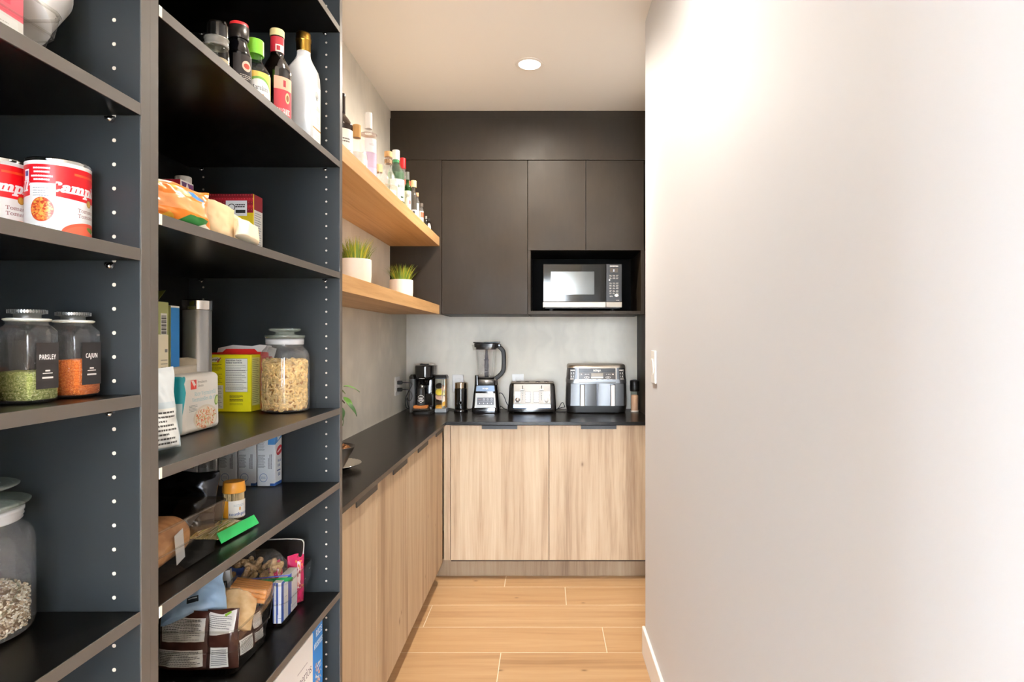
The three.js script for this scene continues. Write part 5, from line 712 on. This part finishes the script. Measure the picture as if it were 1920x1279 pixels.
// ================================================================ appliances on the back counter
const Y0 = CT + 0.0006;
{ // microwave in its niche
  const x0 = -0.0165, x1 = 0.467, w = x1 - x0, zf = -3.652, t = thing('microwave', 'steel and dark glass microwave in the open niche of the black upper cabinet', 'microwave', (x0 + x1) / 2, 1.5538, zf), yb = 0.022, h = 0.270, mz = -0.012;
  part('casing', rbox(w - 0.006, h - 0.004, 0.36, 0.006), M.matteBlack, t, 0, yb + h / 2, -0.20);
  for (const [a, b] of [[-0.19, -0.04], [0.19, -0.04], [-0.19, -0.34], [0.19, -0.34]]) part('foot', lathe([[0, 0], [0.012, 0], [0.014, 0.003], [0.014, 0.024], [0, 0.024]], 20), M.rubber, t, a, 0, b);
  part('chassis_strip', rbox(w - 0.02, 0.012, 0.02, 0.003), M.matteBlack, t, 0, yb - 0.001, -0.014);
  const dw = 0.384, door = part('door', rbox(dw, h - 0.038, 0.02, 0.004), std(0x383837, 0.07, { metalness: 1 }), t, -w / 2 + dw / 2, yb + 0.034 + (h - 0.038) / 2, -0.010);
  part('window', rbox(0.266, 0.141, 0.0012, 0.0005), std(0x6a6b69, 0.12, { metalness: 1 }), door, -0.011, -0.001, 0.0103);
  part('door_strip', rbox(dw, 0.033, 0.021, 0.003), std(0xb2ada5, 0.5, { metalness: 0.3 }), t, -w / 2 + dw / 2, yb + 0.0165, -0.0095);
  part('maker_mark', rbox(0.05, 0.0085, 0.0004, 0.0001), print(canvasTex(160, 28, (x, a, b) => { x.fillStyle = '#d2cbc1'; x.fillRect(0, 0, a, b); text(x, 'Panasonic', a / 2, 15, 26, '#5a5650'); }), 0.4), t, -w / 2 + 0.239, yb + 0.0165, 0.0012).geometry = new THREE.BoxGeometry(0.05, 0.0085, 0.0004);
  const pw = w - dw - 0.002, px = w / 2 - pw / 2;
  const keys = canvasTex(192, 448, (x, a, b) => {
    x.fillStyle = '#171412'; x.fillRect(0, 0, a, b); text(x, 'INVERTER', 96, 26, 22, '#e6e2da'); x.fillStyle = '#3a2f22'; x.fillRect(46, 50, 98, 50); text(x, '2', 92, 76, 34, '#dfe8ff'); for (let r = 0; r < 8; r++) for (let c = 0; c < 3; c++) { if (r === 2) continue; lines(x, 40 + c * 40, 132 + r * 30, 30, 2, 10, '#bdb7ae', 4, r * 3 + c); } ell(x, 40, 190, 9, 9, '#d8d4cc'); ell(x, 126, 372, 24, 17, '#cfcac2'); lines(x, 44, 376, 36, 2, 10, '#b8b2a8', 4); lines(x, 120, 428, 40, 1, 5, '#a8a29a', 4);
  });
  part('control_panel', new RoundedBoxGeometry(pw, h - 0.038, 0.02, 2, 0.003), [M.gloss, M.gloss, M.gloss, M.gloss, print(keys, 0.25), M.gloss], t, px, yb + 0.034 + (h - 0.038) / 2, -0.0100);
  part('open_button', rbox(pw, 0.033, 0.021, 0.003), std(0x9a9389, 0.5, { metalness: 0.3 }), t, px, yb + 0.0165, -0.0095);
}
{ // capsule coffee machine
  const t = thing('coffee_machine', 'black capsule coffee machine with a grey water tank, in the counter corner', 'coffee machine', -0.778, Y0, -3.870), B = M.gloss;
  part('foot_plate', rrLoft([[0, 0.118, 0.20, 0.03], [0.016, 0.118, 0.20, 0.03], [0.020, 0.110, 0.19, 0.03]]), M.matteBlack, t, 0, 0, 0.02);
  part('back_column', rrLoft([[0.002, 0.124, 0.13, 0.03], [0.20, 0.124, 0.13, 0.03], [0.30, 0.126, 0.13, 0.04]]), B, t, 0, 0, -0.05);
  part('brew_head', lathe([[0, 0.175], [0.028, 0.175], [0.030, 0.205], [0.052, 0.214], [0.062, 0.222], [0.0635, 0.232], [0.0635, 0.296], [0.060, 0.302], [0, 0.303]], 48), B, t, 0, 0, 0.012);
  part('spout', lathe([[0, 0.150], [0.009, 0.150], [0.011, 0.178], [0, 0.178]], 20), M.chrome, t, -0.016, 0, 0.026);
  for (const s of [-1, 1]) part('lever_end', rbox(0.036, 0.012, 0.06, 0.0055).rotateZ(-s * 0.18), std(0xded6ca, 0.28, { metalness: 0.5 }), t, s * 0.046, 0.311, 0.012); part('lever_bar', rbox(0.07, 0.008, 0.05, 0.004), M.matteBlack, t, 0, 0.3095, 0.0); part('lever_shine', rbox(0.03, 0.003, 0.02, 0.001), M.chrome, t, 0.005, 0.3135, 0.02);
  part('maker_mark', new THREE.BoxGeometry(0.04, 0.006, 0.0006), print(canvasTex(128, 20, (x, a, b) => { x.fillStyle = '#0b0b0c'; x.fillRect(0, 0, a, b); text(x, 'NESPRESSO', a / 2, 11, 20, '#dcdad6'); }), 0.3), t, -0.008, 0.222, 0.076);
  part('cup_rest', rbox(0.098, 0.010, 0.085, 0.004), std(0x2a221c, 0.4), t, -0.012, 0.026, 0.078); part('drip_grid', lathe([[0, 0.0315], [0.046, 0.0315], [0.048, 0.033], [0.047, 0.0345], [0, 0.035]], 40), M.chrome, t, -0.012, 0, 0.078);
  part('water_tank', rrLoft([[0.001, 0.034, 0.13, 0.012], [0.215, 0.034, 0.13, 0.012]]), phys(0x9a9ea2, 0.12, { transmission: 0.6, thickness: 0 }), t, -0.0815, 0, -0.03); part('tank_water', rrLoft([[0.004, 0.028, 0.12, 0.01], [0.15, 0.028, 0.12, 0.01]]), std(0x565b60, 0.2), t, -0.0815, 0, -0.03); part('tank_lid', rrLoft([[0.2155, 0.036, 0.134, 0.013], [0.230, 0.036, 0.134, 0.013], [0.244, 0.020, 0.10, 0.009]]), M.gloss, t, -0.0815, 0, -0.03);
  part('side_frame', tube([[0.046, 0.118, 0.066], [0.060, 0.117, 0.066], [0.0615, 0.113, 0.066], [0.0615, 0.052, 0.066], [0.060, 0.048, 0.066], [0.046, 0.047, 0.066]], 0.0012, 40, 6), M.darkSteel, t, -0.001, 0, 0.0); part('side_box', rbox(0.05, 0.085, 0.03, 0.005), B, t, 0.036, 0.082, 0.05);
}
{ // travel cup on a wooden coaster
  const cx = -0.790, cz = -3.792, cy = Y0 + 0.0352, c = single('coaster', 'orange brown wooden coaster under the black cup', 'coaster', rbox(0.088, 0.017, 0.055, 0.004), std(0xb06a2c, 0.5), cx, cy + 0.0085, cz);
  const t = thing('cup', 'black cup with a white hexagon emblem in the coffee machine', 'cup', cx, cy + 0.0172, cz); part('cup_body', lathe([[0, 0.0005], [0.026, 0.0005], [0.027, 0.002], [0.0268, 0.03], [0.0235, 0.085], [0.0225, 0.104], [0.021, 0.1045], [0.0195, 0.102], [0, 0.098]], 40), std(0x262525, 0.42), t);
  part('emblem', wrapped(0.0274, 0.018, 0.070, 0.16, 1.75, 24, 0.0249), print(canvasTex(192, 224, (x, w, h) => { x.fillStyle = '#262525'; x.fillRect(0, 0, w, h); x.strokeStyle = '#f2f1ee'; x.lineWidth = 11; for (const p of [[[18, 92], [18, 56], [96, 14], [174, 56], [174, 92]], [[18, 140], [18, 172], [96, 212], [174, 172], [174, 140]]]) { x.beginPath(); p.forEach((q, i) => i ? x.lineTo(...q) : x.moveTo(...q)); x.stroke(); } text(x, 'KGL', 96, 106, 72, '#f2f1ee'); x.fillStyle = '#f2f1ee'; x.fillRect(40, 148, 112, 14); }), 0.5), t);
}
{ // capsule tower
  const cx = -0.6745, cz = -3.880, t = thing('capsule_tower', 'clear capsule dispenser with a black lid right of the coffee machine', 'dispenser', cx, Y0, cz);
  part('foot', rbox(0.074, 0.026, 0.092, 0.004), std(0x9ea3a8, 0.3, { metalness: 0.6 }), t, 0, 0.013, 0); part('glass_body', rrLoft([[0.0265, 0.068, 0.086, 0.006], [0.215, 0.068, 0.086, 0.006]], { capTop: false, capBottom: false }), M.glass, t); part('lid', rrLoft([[0.2155, 0.076, 0.094, 0.008], [0.228, 0.076, 0.094, 0.008], [0.240, 0.066, 0.080, 0.01]]), std(0x23262a, 0.25), t);
  part('wood_back', rbox(0.003, 0.186, 0.070, 0.001), std(0xb98545, 0.5), t, 0.029, 0.121, -0.004); part('corner_post', rbox(0.0035, 0.19, 0.0035, 0.001), M.steel, t, 0.010, 0.122, 0.0455);
  const cols = [[0x2a2522, 'black'], [0xd9a88c, 'rose gold'], [0xe3c23c, 'yellow'], [0xd6c06a, 'pale gold'], [0xe9b9a8, 'pink'], [0xf0dccb, 'cream'], [0x3c2a20, 'dark brown'], [0xf0b52c, 'amber'], [0xe2a03a, 'orange gold']], pod = lathe([[0, 0], [0.010, 0.0005], [0.0155, 0.004], [0.0205, 0.012], [0.022, 0.013], [0.022, 0.0145], [0, 0.0155]], 24);
  cols.forEach(([c, n], i) => { const row = Math.floor(i / 2), y = 0.162 - row * 0.0335; single('coffee_capsule', n + (i % 2 ? ' coffee capsule on the right of the clear dispenser' : ' coffee capsule on the left of the clear dispenser') , 'capsule', pod, std(c, 0.3, { metalness: 0.3 }), cx - 0.012 + (i % 2) * 0.018, Y0 + y - (i % 2) * 0.012, cz + 0.018 - (i % 2) * 0.010, 1.1 + 0.25 * (i % 3 - 1), 0.2 * (i % 2 ? 1 : -1), 0, 'coffee capsules in the clear dispenser'); });
}
{ // milk frother
  const t = thing('milk_frother', 'black cylindrical milk frother with a steel rim', 'frother', -0.550, Y0, -3.880); part('base', lathe([[0, 0], [0.044, 0], [0.0455, 0.004], [0.0445, 0.016], [0.040, 0.021], [0, 0.021]], 48), M.gloss, t); part('body', lathe([[0, 0.0215], [0.0385, 0.0215], [0.0395, 0.026], [0.0395, 0.150], [0.0385, 0.1535], [0, 0.1535]], 56), phys(0x0a0a0b, 0.22, { clearcoat: 0.5 }), t);
  part('steel_rim', lathe([[0.037, 0.154], [0.0375, 0.157], [0.0375, 0.186], [0.0385, 0.188], [0.036, 0.189], [0.034, 0.186], [0.034, 0.158]], 56), std(0xb7a58c, 0.2, { metalness: 1 }), t); part('lid', lathe([[0, 0.176], [0.0335, 0.178], [0.033, 0.183], [0, 0.184]], 40), M.gloss, t);
  const ribs = []; for (let i = 0; i < 16; i++) ribs.push(rbox(0.008, 0.003, 0.0015, 0.0006, 0, 0, 1).translate(0, 0.034 + i * 0.0072, 0.0397)); part('rib_row', merge(ribs.filter((_, i) => i < 3 || i > 5)), M.darkSteel, t, 0.002, 0, 0, 0, 0.08, 0); part('power_button', new THREE.TorusGeometry(0.0095, 0.0016, 8, 28), M.darkSteel, t, 0.0045, 0.063, 0.040, 0, 0.1, 0); part('button_face', new THREE.CylinderGeometry(0.008, 0.008, 0.002, 24).rotateX(Math.PI / 2), M.gloss, t, 0.0045, 0.063, 0.0395);
}
{ // blender
  const cx = -0.384, cz = -3.885, t = thing('blender', 'silver and black blender with a clear jug and black handle', 'blender', cx, Y0, cz), dk = M.gloss;
  part('base', rrLoft([[0.004, 0.176, 0.17, 0.03], [0.028, 0.178, 0.172, 0.03], [0.040, 0.172, 0.166, 0.03], [0.12, 0.158, 0.15, 0.03], [0.150, 0.150, 0.142, 0.03], [0.176, 0.146, 0.136, 0.03]]), dk, t);
  for (const s of [-1, 1]) part('foot', new THREE.CylinderGeometry(0.01, 0.011, 0.008, 16), M.rubber, t, s * 0.065, 0.004, 0.06);
  const panel = (y0, y1, w0, w1, z0, z1, th) => { const s = new THREE.Shape([[-w0 / 2, 0], [w0 / 2, 0], [w1 / 2, y1 - y0], [-w1 / 2, y1 - y0]].map((p) => new THREE.Vector2(...p))); const g = new THREE.ExtrudeGeometry(s, { depth: th, bevelEnabled: true, bevelSize: 0.0015, bevelThickness: 0.0015, bevelSegments: 2 }); g.rotateX(-Math.atan2(z0 - z1, y1 - y0)); g.translate(0, y0, z0); return g; };
  part('front_panel', panel(0.036, 0.126, 0.134, 0.122, 0.0815, 0.0730, 0.003), std(0x9c9a96, 0.45, { metalness: 0.6 }), t);
  const keys = canvasTex(320, 144, (x, w, h) => { x.fillStyle = '#34333a'; x.fillRect(0, 0, w, h); text(x, 'OO', 46, 36, 34, '#8a4a4e'); for (let i = 0; i < 3; i++) { x.strokeStyle = '#cfcdd2'; x.lineWidth = 5; x.beginPath(); x.arc(128 + i * 74, 32, 15, 0, 7); x.stroke(); lines(x, 104 + i * 74, 60, 50, 1, 6, '#a9a7ad', 5); } x.fillStyle = '#9a98a0'; x.fillRect(14, 82, 290, 3); for (let i = 0; i < 4; i++) { ell(x, 46 + i * 76, 114, 12, 11, '#d9d7dc'); if (i < 3) lines(x, 74 + i * 76, 112, 22, 1, 5, '#a9a7ad', 5); } });
  part('control_panel', new THREE.BoxGeometry(0.106, 0.046, 0.0012), print(keys, 0.3), t, 0.002, 0.077, 0.0835, -0.094, 0, 0);
  part('logo_band', panel(0.140, 0.174, 0.118, 0.112, 0.0705, 0.067, 0.003), std(0x5c6a7c, 0.35, { metalness: 0.5 }), t); part('logo', new THREE.BoxGeometry(0.044, 0.013, 0.0008), print(canvasTex(128, 40, (x, w, h) => { x.fillStyle = '#64728a'; x.fillRect(0, 0, w, h); text(x, 'NINJA', w / 2, 21, 36, '#f1f3f6'); }), 0.4), t, 0.0, 0.157, 0.0735, -0.1, 0, 0);
  for (const s of [-1, 1]) { part('lock_post', rrLoft([[0.176, 0.026, 0.06, 0.008], [s < 0 ? 0.238 : 0.205, 0.020, 0.05, 0.008]]), dk, t, s * 0.062, 0, 0); }
  part('collar', lathe([[0, 0.177], [0.056, 0.177], [0.054, 0.205], [0.050, 0.213], [0, 0.213]], 48), std(0xb9b7b4, 0.35, { metalness: 0.6 }), t); part('jug_foot', lathe([[0, 0.2135], [0.050, 0.2135], [0.053, 0.224], [0.049, 0.226], [0, 0.226]], 48), M.matteBlack, t);
  part('jug', rrLoft([[0.2265, 0.098, 0.098, 0.030], [0.24, 0.106, 0.106, 0.030], [0.405, 0.134, 0.128, 0.034], [0.418, 0.136, 0.13, 0.034]], { capTop: false }), phys(0xfbfbfb, 0.03, { transmission: 0.98, thickness: 0, ior: 1.45 }), t);
  for (const s of [-1, 1]) part('jug_rib', tube([[s * 0.040, 0.232, 0.047], [s * 0.052, 0.40, 0.058]], 0.0016, 10, 6), M.glass, t);
  part('blade_shaft', lathe([[0, 0.227], [0.013, 0.227], [0.014, 0.25], [0.0125, 0.27], [0.015, 0.30], [0.0135, 0.31], [0.0125, 0.33], [0.016, 0.335], [0.016, 0.340], [0.011, 0.344], [0.011, 0.368], [0.0075, 0.370], [0.0075, 0.404], [0, 0.404]], 24), std(0x55565c, 0.4), t); for (let i = 0; i < 6; i++) part('blade', rbox(0.040, 0.0012, 0.010, 0.0004), M.steel, t, 0.010 * Math.cos(i * 1.05), 0.246 + i * 0.018, 0.01 * Math.sin(i * 1.05), 0.1, i * 1.05, 0.15);
  const smoke = phys(0x3a3a3c, 0.15, { transmission: 0.55, thickness: 0 }); part('lid', rrLoft([[0.405, 0.128, 0.122, 0.032], [0.4185, 0.130, 0.124, 0.032], [0.420, 0.150, 0.138, 0.036], [0.442, 0.152, 0.14, 0.036], [0.446, 0.144, 0.132, 0.034]]), smoke, t); part('lid_lever', merge([rbox(0.105, 0.008, 0.05, 0.003).rotateZ(0.03).translate(0.036, 0.450, 0), rbox(0.080, 0.006, 0.04, 0.003).rotateZ(-0.05).translate(-0.045, 0.4485, 0)]), dk, t); part('lid_edge', rbox(0.022, 0.022, 0.06, 0.006), dk, t, 0.084, 0.4315, 0, 0, 0, -0.25); part('spout_lip', rrLoft([[0.40, 0.018, 0.03, 0.008], [0.436, 0.034, 0.04, 0.010]], {}), M.clearPlastic, t, -0.078, 0, 0);
  const hs = new THREE.Shape(rrLoop(0.019, 0.028, 0.007, 4).map(([a, b]) => new THREE.Vector2(a, b))), hp = new THREE.CatmullRomCurve3([[0.068, 0.428, 0], [0.088, 0.418, 0], [0.107, 0.396, 0], [0.112, 0.370, 0], [0.112, 0.30, 0], [0.109, 0.270, 0], [0.096, 0.248, 0], [0.075, 0.228, 0], [0.058, 0.216, 0]].map((p) => V(...p))); part('handle', new THREE.ExtrudeGeometry(hs, { steps: 60, bevelEnabled: false, extrudePath: hp }), std(0x070707, 0.5), t);
}
{ // toaster
  const cx = -0.086, cz = -3.905, t = thing('toaster', 'four slice chrome toaster with black ends', 'toaster', cx, Y0, cz), w = 0.306, h = 0.190, d = 0.21;
  const shell = rrLoft([[0.010, w, d, 0.018], [0.03, w, d, 0.018], [h - 0.02, w - 0.016, d - 0.02, 0.018], [h - 0.004, w - 0.022, d - 0.028, 0.02], [h, w - 0.04, d - 0.045, 0.018]]); part('shell', shell, M.gloss, t);
  for (const s of [-1, 1]) part('foot', rbox(0.02, 0.011, 0.16, 0.003), M.rubber, t, s * 0.125, 0.0055, 0);
  part('top_plate', rrLoft([[h + 0.0003, w - 0.030, d - 0.036, 0.018], [h + 0.0025, w - 0.034, d - 0.040, 0.018]]), std(0x9a8f84, 0.3, { metalness: 0.9 }), t); [-0.092, -0.036, 0.036, 0.092].forEach((x) => part('slot', rbox(0.034, 0.0012, 0.125, 0.0005), M.matteBlack, t, x, h + 0.0030, 0)); [-0.092, -0.036, 0.036, 0.092].forEach((x) => part('slot_rim', new THREE.TorusGeometry(0.5, 0.03, 6, 24).rotateX(Math.PI / 2).scale(0.036, 0.05, 0.13), M.chrome, t, x, h + 0.0030, 0));
  const fz = d / 2, tilt = -0.06, f = new THREE.Group(); f.name = 'front_plate'; f.position.set(0, 0.034, fz + 0.0012); f.rotation.x = tilt; t.add(f);
  part('steel_face', rrLoft([[0, 0.238, 0.004, 0.0018], [0.128, 0.232, 0.004, 0.0018]]), std(0xbfbab2, 0.55, { metalness: 0.3 }), f, 0, 0.024, 0); part('lower_band', rbox(0.238, 0.0225, 0.004, 0.001), std(0x7d8fa8, 0.3, { metalness: 0.7 }), f, 0, 0.0115, 0); part('round_badge', new THREE.TorusGeometry(0.005, 0.0012, 6, 20), M.darkSteel, f, 0, 0.0115, 0.0022);
  for (const s of [-1, 1]) {
    part('lever_slot', rbox(0.005, 0.028, 0.0012, 0.0005), M.matteBlack, f, s * 0.0605, 0.129, 0.002); part('lever', rbox(0.028, 0.0105, 0.014, 0.005), M.chrome, f, s * 0.0605, 0.116, 0.010);
    part('button_surround', rbox(0.0325, 0.068, 0.0016, 0.0008), M.darkSteel, f, s * 0.0265, 0.0697, 0.0022);
    for (let k = 0; k < 4; k++) part('button', rbox(0.029, 0.0148, 0.003, 0.0012), std(0xf0eeea, 0.35), f, s * 0.0265, 0.045 + k * 0.0165, 0.0028);
    part('scale_marks', merge([rbox(0.004, 0.004, 0.0008, 0.0003).translate(0, 0.094, 0), rbox(0.005, 0.006, 0.0008, 0.0003).translate(0, 0.080, 0), rbox(0.002, 0.026, 0.0008, 0.0003).translate(0, 0.062, 0)]), M.darkSteel, f, s * 0.0605, 0, 0.0022);
    part('dial_plate', rbox(0.034, 0.066, 0.0014, 0.0006), s < 0 ? M.gloss : std(0xd6d2cb, 0.3, { metalness: 0.5 }), f, s * 0.092, 0.070, 0.0024); const k = part('dial', lathe([[0.0145, 0], [0.0145, 0.004], [0.012, 0.008], [0.0, 0.009]], 28).rotateX(Math.PI / 2), s < 0 ? std(0xb9aca6, 0.25, { metalness: 0.8 }) : std(0xf2efea, 0.25, { metalness: 0.4 }), f, s * 0.092, 0.052, 0.0031); part('dial_ring', new THREE.TorusGeometry(0.0148, 0.0014, 6, 28), M.darkSteel, k, 0, 0, 0.002);
    if (s > 0) part('dial_marks', merge([rbox(0.003, 0.03, 0.0006, 0.0002).rotateZ(-0.12).translate(-0.006, 0.085, 0), rbox(0.009, 0.006, 0.0006, 0.0002).rotateZ(-0.6).translate(0.006, 0.096, 0)]), M.matteBlack, f, s * 0.092, 0, 0.0034);
  }
}
{ // two basket air fryer
  const cx = 0.327, cz = -3.920, t = thing('air_fryer', 'large grey steel air fryer with two baskets and bright handles', 'air fryer', cx, Y0, cz), w = 0.388, d = 0.25; const L = (list, m, name) => part(name, rrLoft(list), m, t);
  L([[0.006, w - 0.014, d - 0.004, 0.06], [0.03, w - 0.004, d, 0.06], [0.048, w, d + 0.002, 0.06]], M.matteBlack, 'base'); for (const s of [-1, 1]) part('foot', new THREE.CylinderGeometry(0.014, 0.015, 0.012, 20), M.rubber, t, s * 0.13, 0.006, 0.075);
  const sm = std(0x66686b, 0.42, { metalness: 0.92 });
  L([[0.0485, w, d, 0.055], [0.10, w - 0.002, d, 0.055], [0.190, w - 0.008, d - 0.004, 0.055], [0.22, w - 0.010, d - 0.006, 0.055], [0.288, w - 0.020, d - 0.014, 0.055]], sm, 'body'); L([[0.2885, w - 0.016, d - 0.012, 0.05], [0.299, w - 0.018, d - 0.014, 0.05], [0.309, w - 0.030, d - 0.030, 0.045]], std(0xc9c0b4, 0.28, { metalness: 0.9 }), 'top_lid'); L([[0.2870, w - 0.026, d - 0.018, 0.05], [0.2884, w - 0.026, d - 0.018, 0.05]], M.matteBlack, 'lid_gap');
  part('upper_band', rrLoft([[0.192, w - 0.002, d + 0.001, 0.055], [0.216, w - 0.005, d - 0.001, 0.055]]), std(0x85888b, 0.4, { metalness: 0.92 }), t);
  for (const s of [-1, 1]) { const b = part('basket_front', rrLoft([[0.049, 0.170, 0.006, 0.0028], [0.189, 0.166, 0.006, 0.0028]]), std(0x747678, 0.42, { metalness: 0.92 }), t, s * 0.0865, 0, d / 2 + 0.0005); part('handle', rrLoft([[0.050, 0.029, 0.020, 0.007], [0.172, 0.026, 0.020, 0.007], [0.180, 0.024, 0.012, 0.005]]), std(0xd6d2cd, 0.5, { metalness: 0.3 }), b, s < 0 ? -0.0075 : 0.0125, 0, 0.012); part('handle_socket', rrLoft([[0.052, 0.034, 0.004, 0.0015], [0.186, 0.032, 0.004, 0.0015]]), M.darkSteel, b, s < 0 ? -0.0075 : 0.0125, 0, 0.0032); }
  const cp = canvasTex(512, 208, (x, a, b) => {
    x.fillStyle = '#3a322c'; x.fillRect(0, 0, a, b); x.fillStyle = '#1a1613'; x.fillRect(0, 0, a, 58); text(x, 'NINJA', 256, 32, 40, '#f3efe8', { sx: 0.9 }); x.fillStyle = '#8d8272'; x.fillRect(176, 72, 164, 44); x.fillStyle = '#f1e6d2'; x.fillRect(176, 122, 164, 24);
    for (const s of [0, 1]) { const ox = s ? 370 : 80; for (let i = 0; i < 3; i++) ell(x, ox + 14 + i * 24, 88, 5, 5, '#efe6da'); x.strokeStyle = '#e2d8ca'; x.lineWidth = 4; x.beginPath(); x.ellipse(ox + 36, 134, 32, 13, 0, 0, 7); x.stroke(); x.fillStyle = '#e2d8ca'; x.fillRect(ox + 32, 126, 7, 16); } ell(x, 44, 88, 7, 7, '#e0b090'); ell(x, 472, 88, 12, 8, '#f4cdb6'); for (let i = 0; i < 6; i++) { lines(x, 50 + i * 74, 160, 46, 1, 5, '#b9ab9a', 5); ell(x, 72 + i * 74, 182, 8, 6, '#f0e2d0'); }
  });
  const zf = d / 2 - 0.0045; part('panel_frame', rbox(0.246, 0.096, 0.003, 0.0014), std(0xd8c8b4, 0.3, { metalness: 0.7 }), t, 0, 0.240, zf - 0.0002, -0.06, 0, 0); part('control_panel', new THREE.BoxGeometry(0.238, 0.090, 0.0014), print(cp, 0.22), t, 0, 0.2415, zf + 0.0015, -0.06, 0, 0);
  const st2 = canvasTex(160, 176, (x, a, b) => { x.fillStyle = '#77726c'; x.fillRect(0, 0, a, b); lines(x, 10, 10, 130, 1, 8, '#e9e4dc', 8); x.fillStyle = '#0d0c0c'; x.fillRect(4, 28, a - 10, 122); for (let i = 0; i < 6; i++) { ell(x, 28 + (i % 3) * 50, 62 + Math.floor(i / 3) * 54, 10, 12, '#d9d5ce'); lines(x, 12 + (i % 3) * 50, 82 + Math.floor(i / 3) * 54, 34, 1, 6, '#bdb7ae', 5); } lines(x, 10, 160, 120, 1, 6, '#e9e4dc', 6); });
  for (const s of [-1, 1]) part('sticker', new THREE.BoxGeometry(0.044, 0.066, 0.0008), print(st2, 0.4), t, s * 0.148, 0.246, zf - 0.0025, -0.06, s * 0.10, 0);
}
{ // salt mill
  const t = thing('salt_mill', 'pink salt mill with a black top beside the black side panel', 'mill', 0.580, Y0, -3.895); part('glass_body', lathe([[0, 0.001], [0.0245, 0.001], [0.0258, 0.004], [0.0258, 0.135]], 40), M.glass, t); part('foot_rim', lathe([[0.0255, 0], [0.0268, 0.001], [0.0268, 0.008], [0.0258, 0.009]], 40), std(0xe9e0d6, 0.4), t);
  part('top', lathe([[0.0255, 0.132], [0.030, 0.134], [0.031, 0.15], [0.0312, 0.195], [0.030, 0.203], [0.020, 0.206], [0, 0.2065]], 44), M.matteBlack, t); part('knob', lathe([[0, 0.206], [0.012, 0.206], [0.013, 0.2085], [0.010, 0.211], [0, 0.2115]], 24), M.steel, t);
  const tx = crumbTex([214, 160, 128], [236, 196, 170], [180, 112, 84], 26, 12); tag(part(numbered('pink_salt'), boxUV(lathe([[0, 0.004], [0.0235, 0.004], [0.0238, 0.105], [0.015, 0.110], [0, 0.108]], 32)), std(0xffffff, 0.7, { map: sized(tx, 0.05, 0.05), bumpMap: sized(tx, 0.05, 0.05), bumpScale: 0.001 }), scene, 0.580, Y0, -3.895), 'coarse pink salt inside the salt mill', 'salt', null, 'stuff');
}
// plugs and cords
function plug(label, x, y, z, ry, pts, r = 0.0026) { const t = thing('power_cord', label, 'cord', x, y, z, 0); part('plug', rbox(0.026, 0.024, 0.030, 0.005), M.cord, t, ry ? 0.016 : 0, 0, ry ? 0 : 0.0165, 0, ry, 0); part('cable', tube(pts.map(([a, b, c]) => [a - x, b - y, c - z]), r, 70, 8), M.cord, t); return t; }
plug('upper black plug and looped cord at the left wall outlet', XL + 0.0092, 1.108, -3.772, Math.PI / 2, [[-0.912, 1.108, -3.772], [-0.875, 1.108, -3.772], [-0.845, 1.100, -3.785], [-0.872, 1.05, -3.80], [-0.895, 1.0, -3.82], [-0.905, 0.95, -3.87], [-0.908, 0.925, -3.95], [-0.86, CT + 0.008, -4.03]]);
plug('lower black plug and looped cord at the left wall outlet', XL + 0.0092, 1.064, -3.772, Math.PI / 2, [[-0.912, 1.064, -3.772], [-0.885, 1.064, -3.772], [-0.862, 1.058, -3.778], [-0.845, 1.03, -3.782], [-0.850, 1.002, -3.784], [-0.866, 0.99, -3.786], [-0.880, 1.01, -3.80], [-0.888, 0.96, -3.85], [-0.89, CT + 0.012, -3.98], [-0.80, CT + 0.008, -4.03], [-0.68, CT + 0.008, -4.02], [-0.61, CT + 0.008, -3.96], [-0.590, 0.922, -3.90]]);
plug('black plug at the outlet behind the milk frother with its cord', -0.590, 1.070, ZB + 0.009, 0, [[-0.590, 1.070, -4.025], [-0.575, 1.03, -4.015], [-0.555, 0.96, -4.01], [-0.515, CT + 0.006, -3.98], [-0.482, 0.925, -3.955], [-0.455, 0.935, -3.945]]);
plug('black plug at the outlet behind the toaster with its cord', -0.195, 1.086, ZB + 0.009, 0, [[-0.195, 1.086, -4.028], [-0.215, 1.04, -4.028], [-0.235, 0.97, -4.028], [-0.252, 0.935, -4.025], [-0.252, CT + 0.006, -4.0]]);
const cable = (label, pts) => single('power_cord', label, 'cord', tube(pts, 0.0026, 60, 8), M.cord);
cable('black cord arching down from the blender to behind the toaster', [[-0.320, 1.02, -3.985], [-0.295, 1.022, -3.99], [-0.275, 0.99, -4.005], [-0.258, 0.945, -4.02], [-0.225, CT + 0.004, -4.035], [-0.16, CT + 0.004, -4.04]]);
cable('thin black cord lying low between the blender and the toaster', [[-0.318, 0.937, -3.965], [-0.297, 0.940, -3.95], [-0.272, 0.924, -3.94], [-0.246, CT + 0.004, -3.93]]);
cable('bent black cord between the toaster and the air fryer', [[0.072, CT + 0.004, -3.97], [0.088, 0.93, -3.955], [0.108, 0.963, -3.95], [0.116, 0.962, -3.95], [0.126, 0.938, -3.955], [0.128, 0.933, -3.96], [0.112, 0.930, -3.965], [0.09, 0.924, -3.962], [0.072, 0.918, -3.95]]);
cable('loose black cord end lying on the counter before the air fryer', [[0.068, CT + 0.003, -3.875], [0.10, CT + 0.003, -3.870], [0.130, CT + 0.003, -3.874]]);
renderer.render(scene, camera);
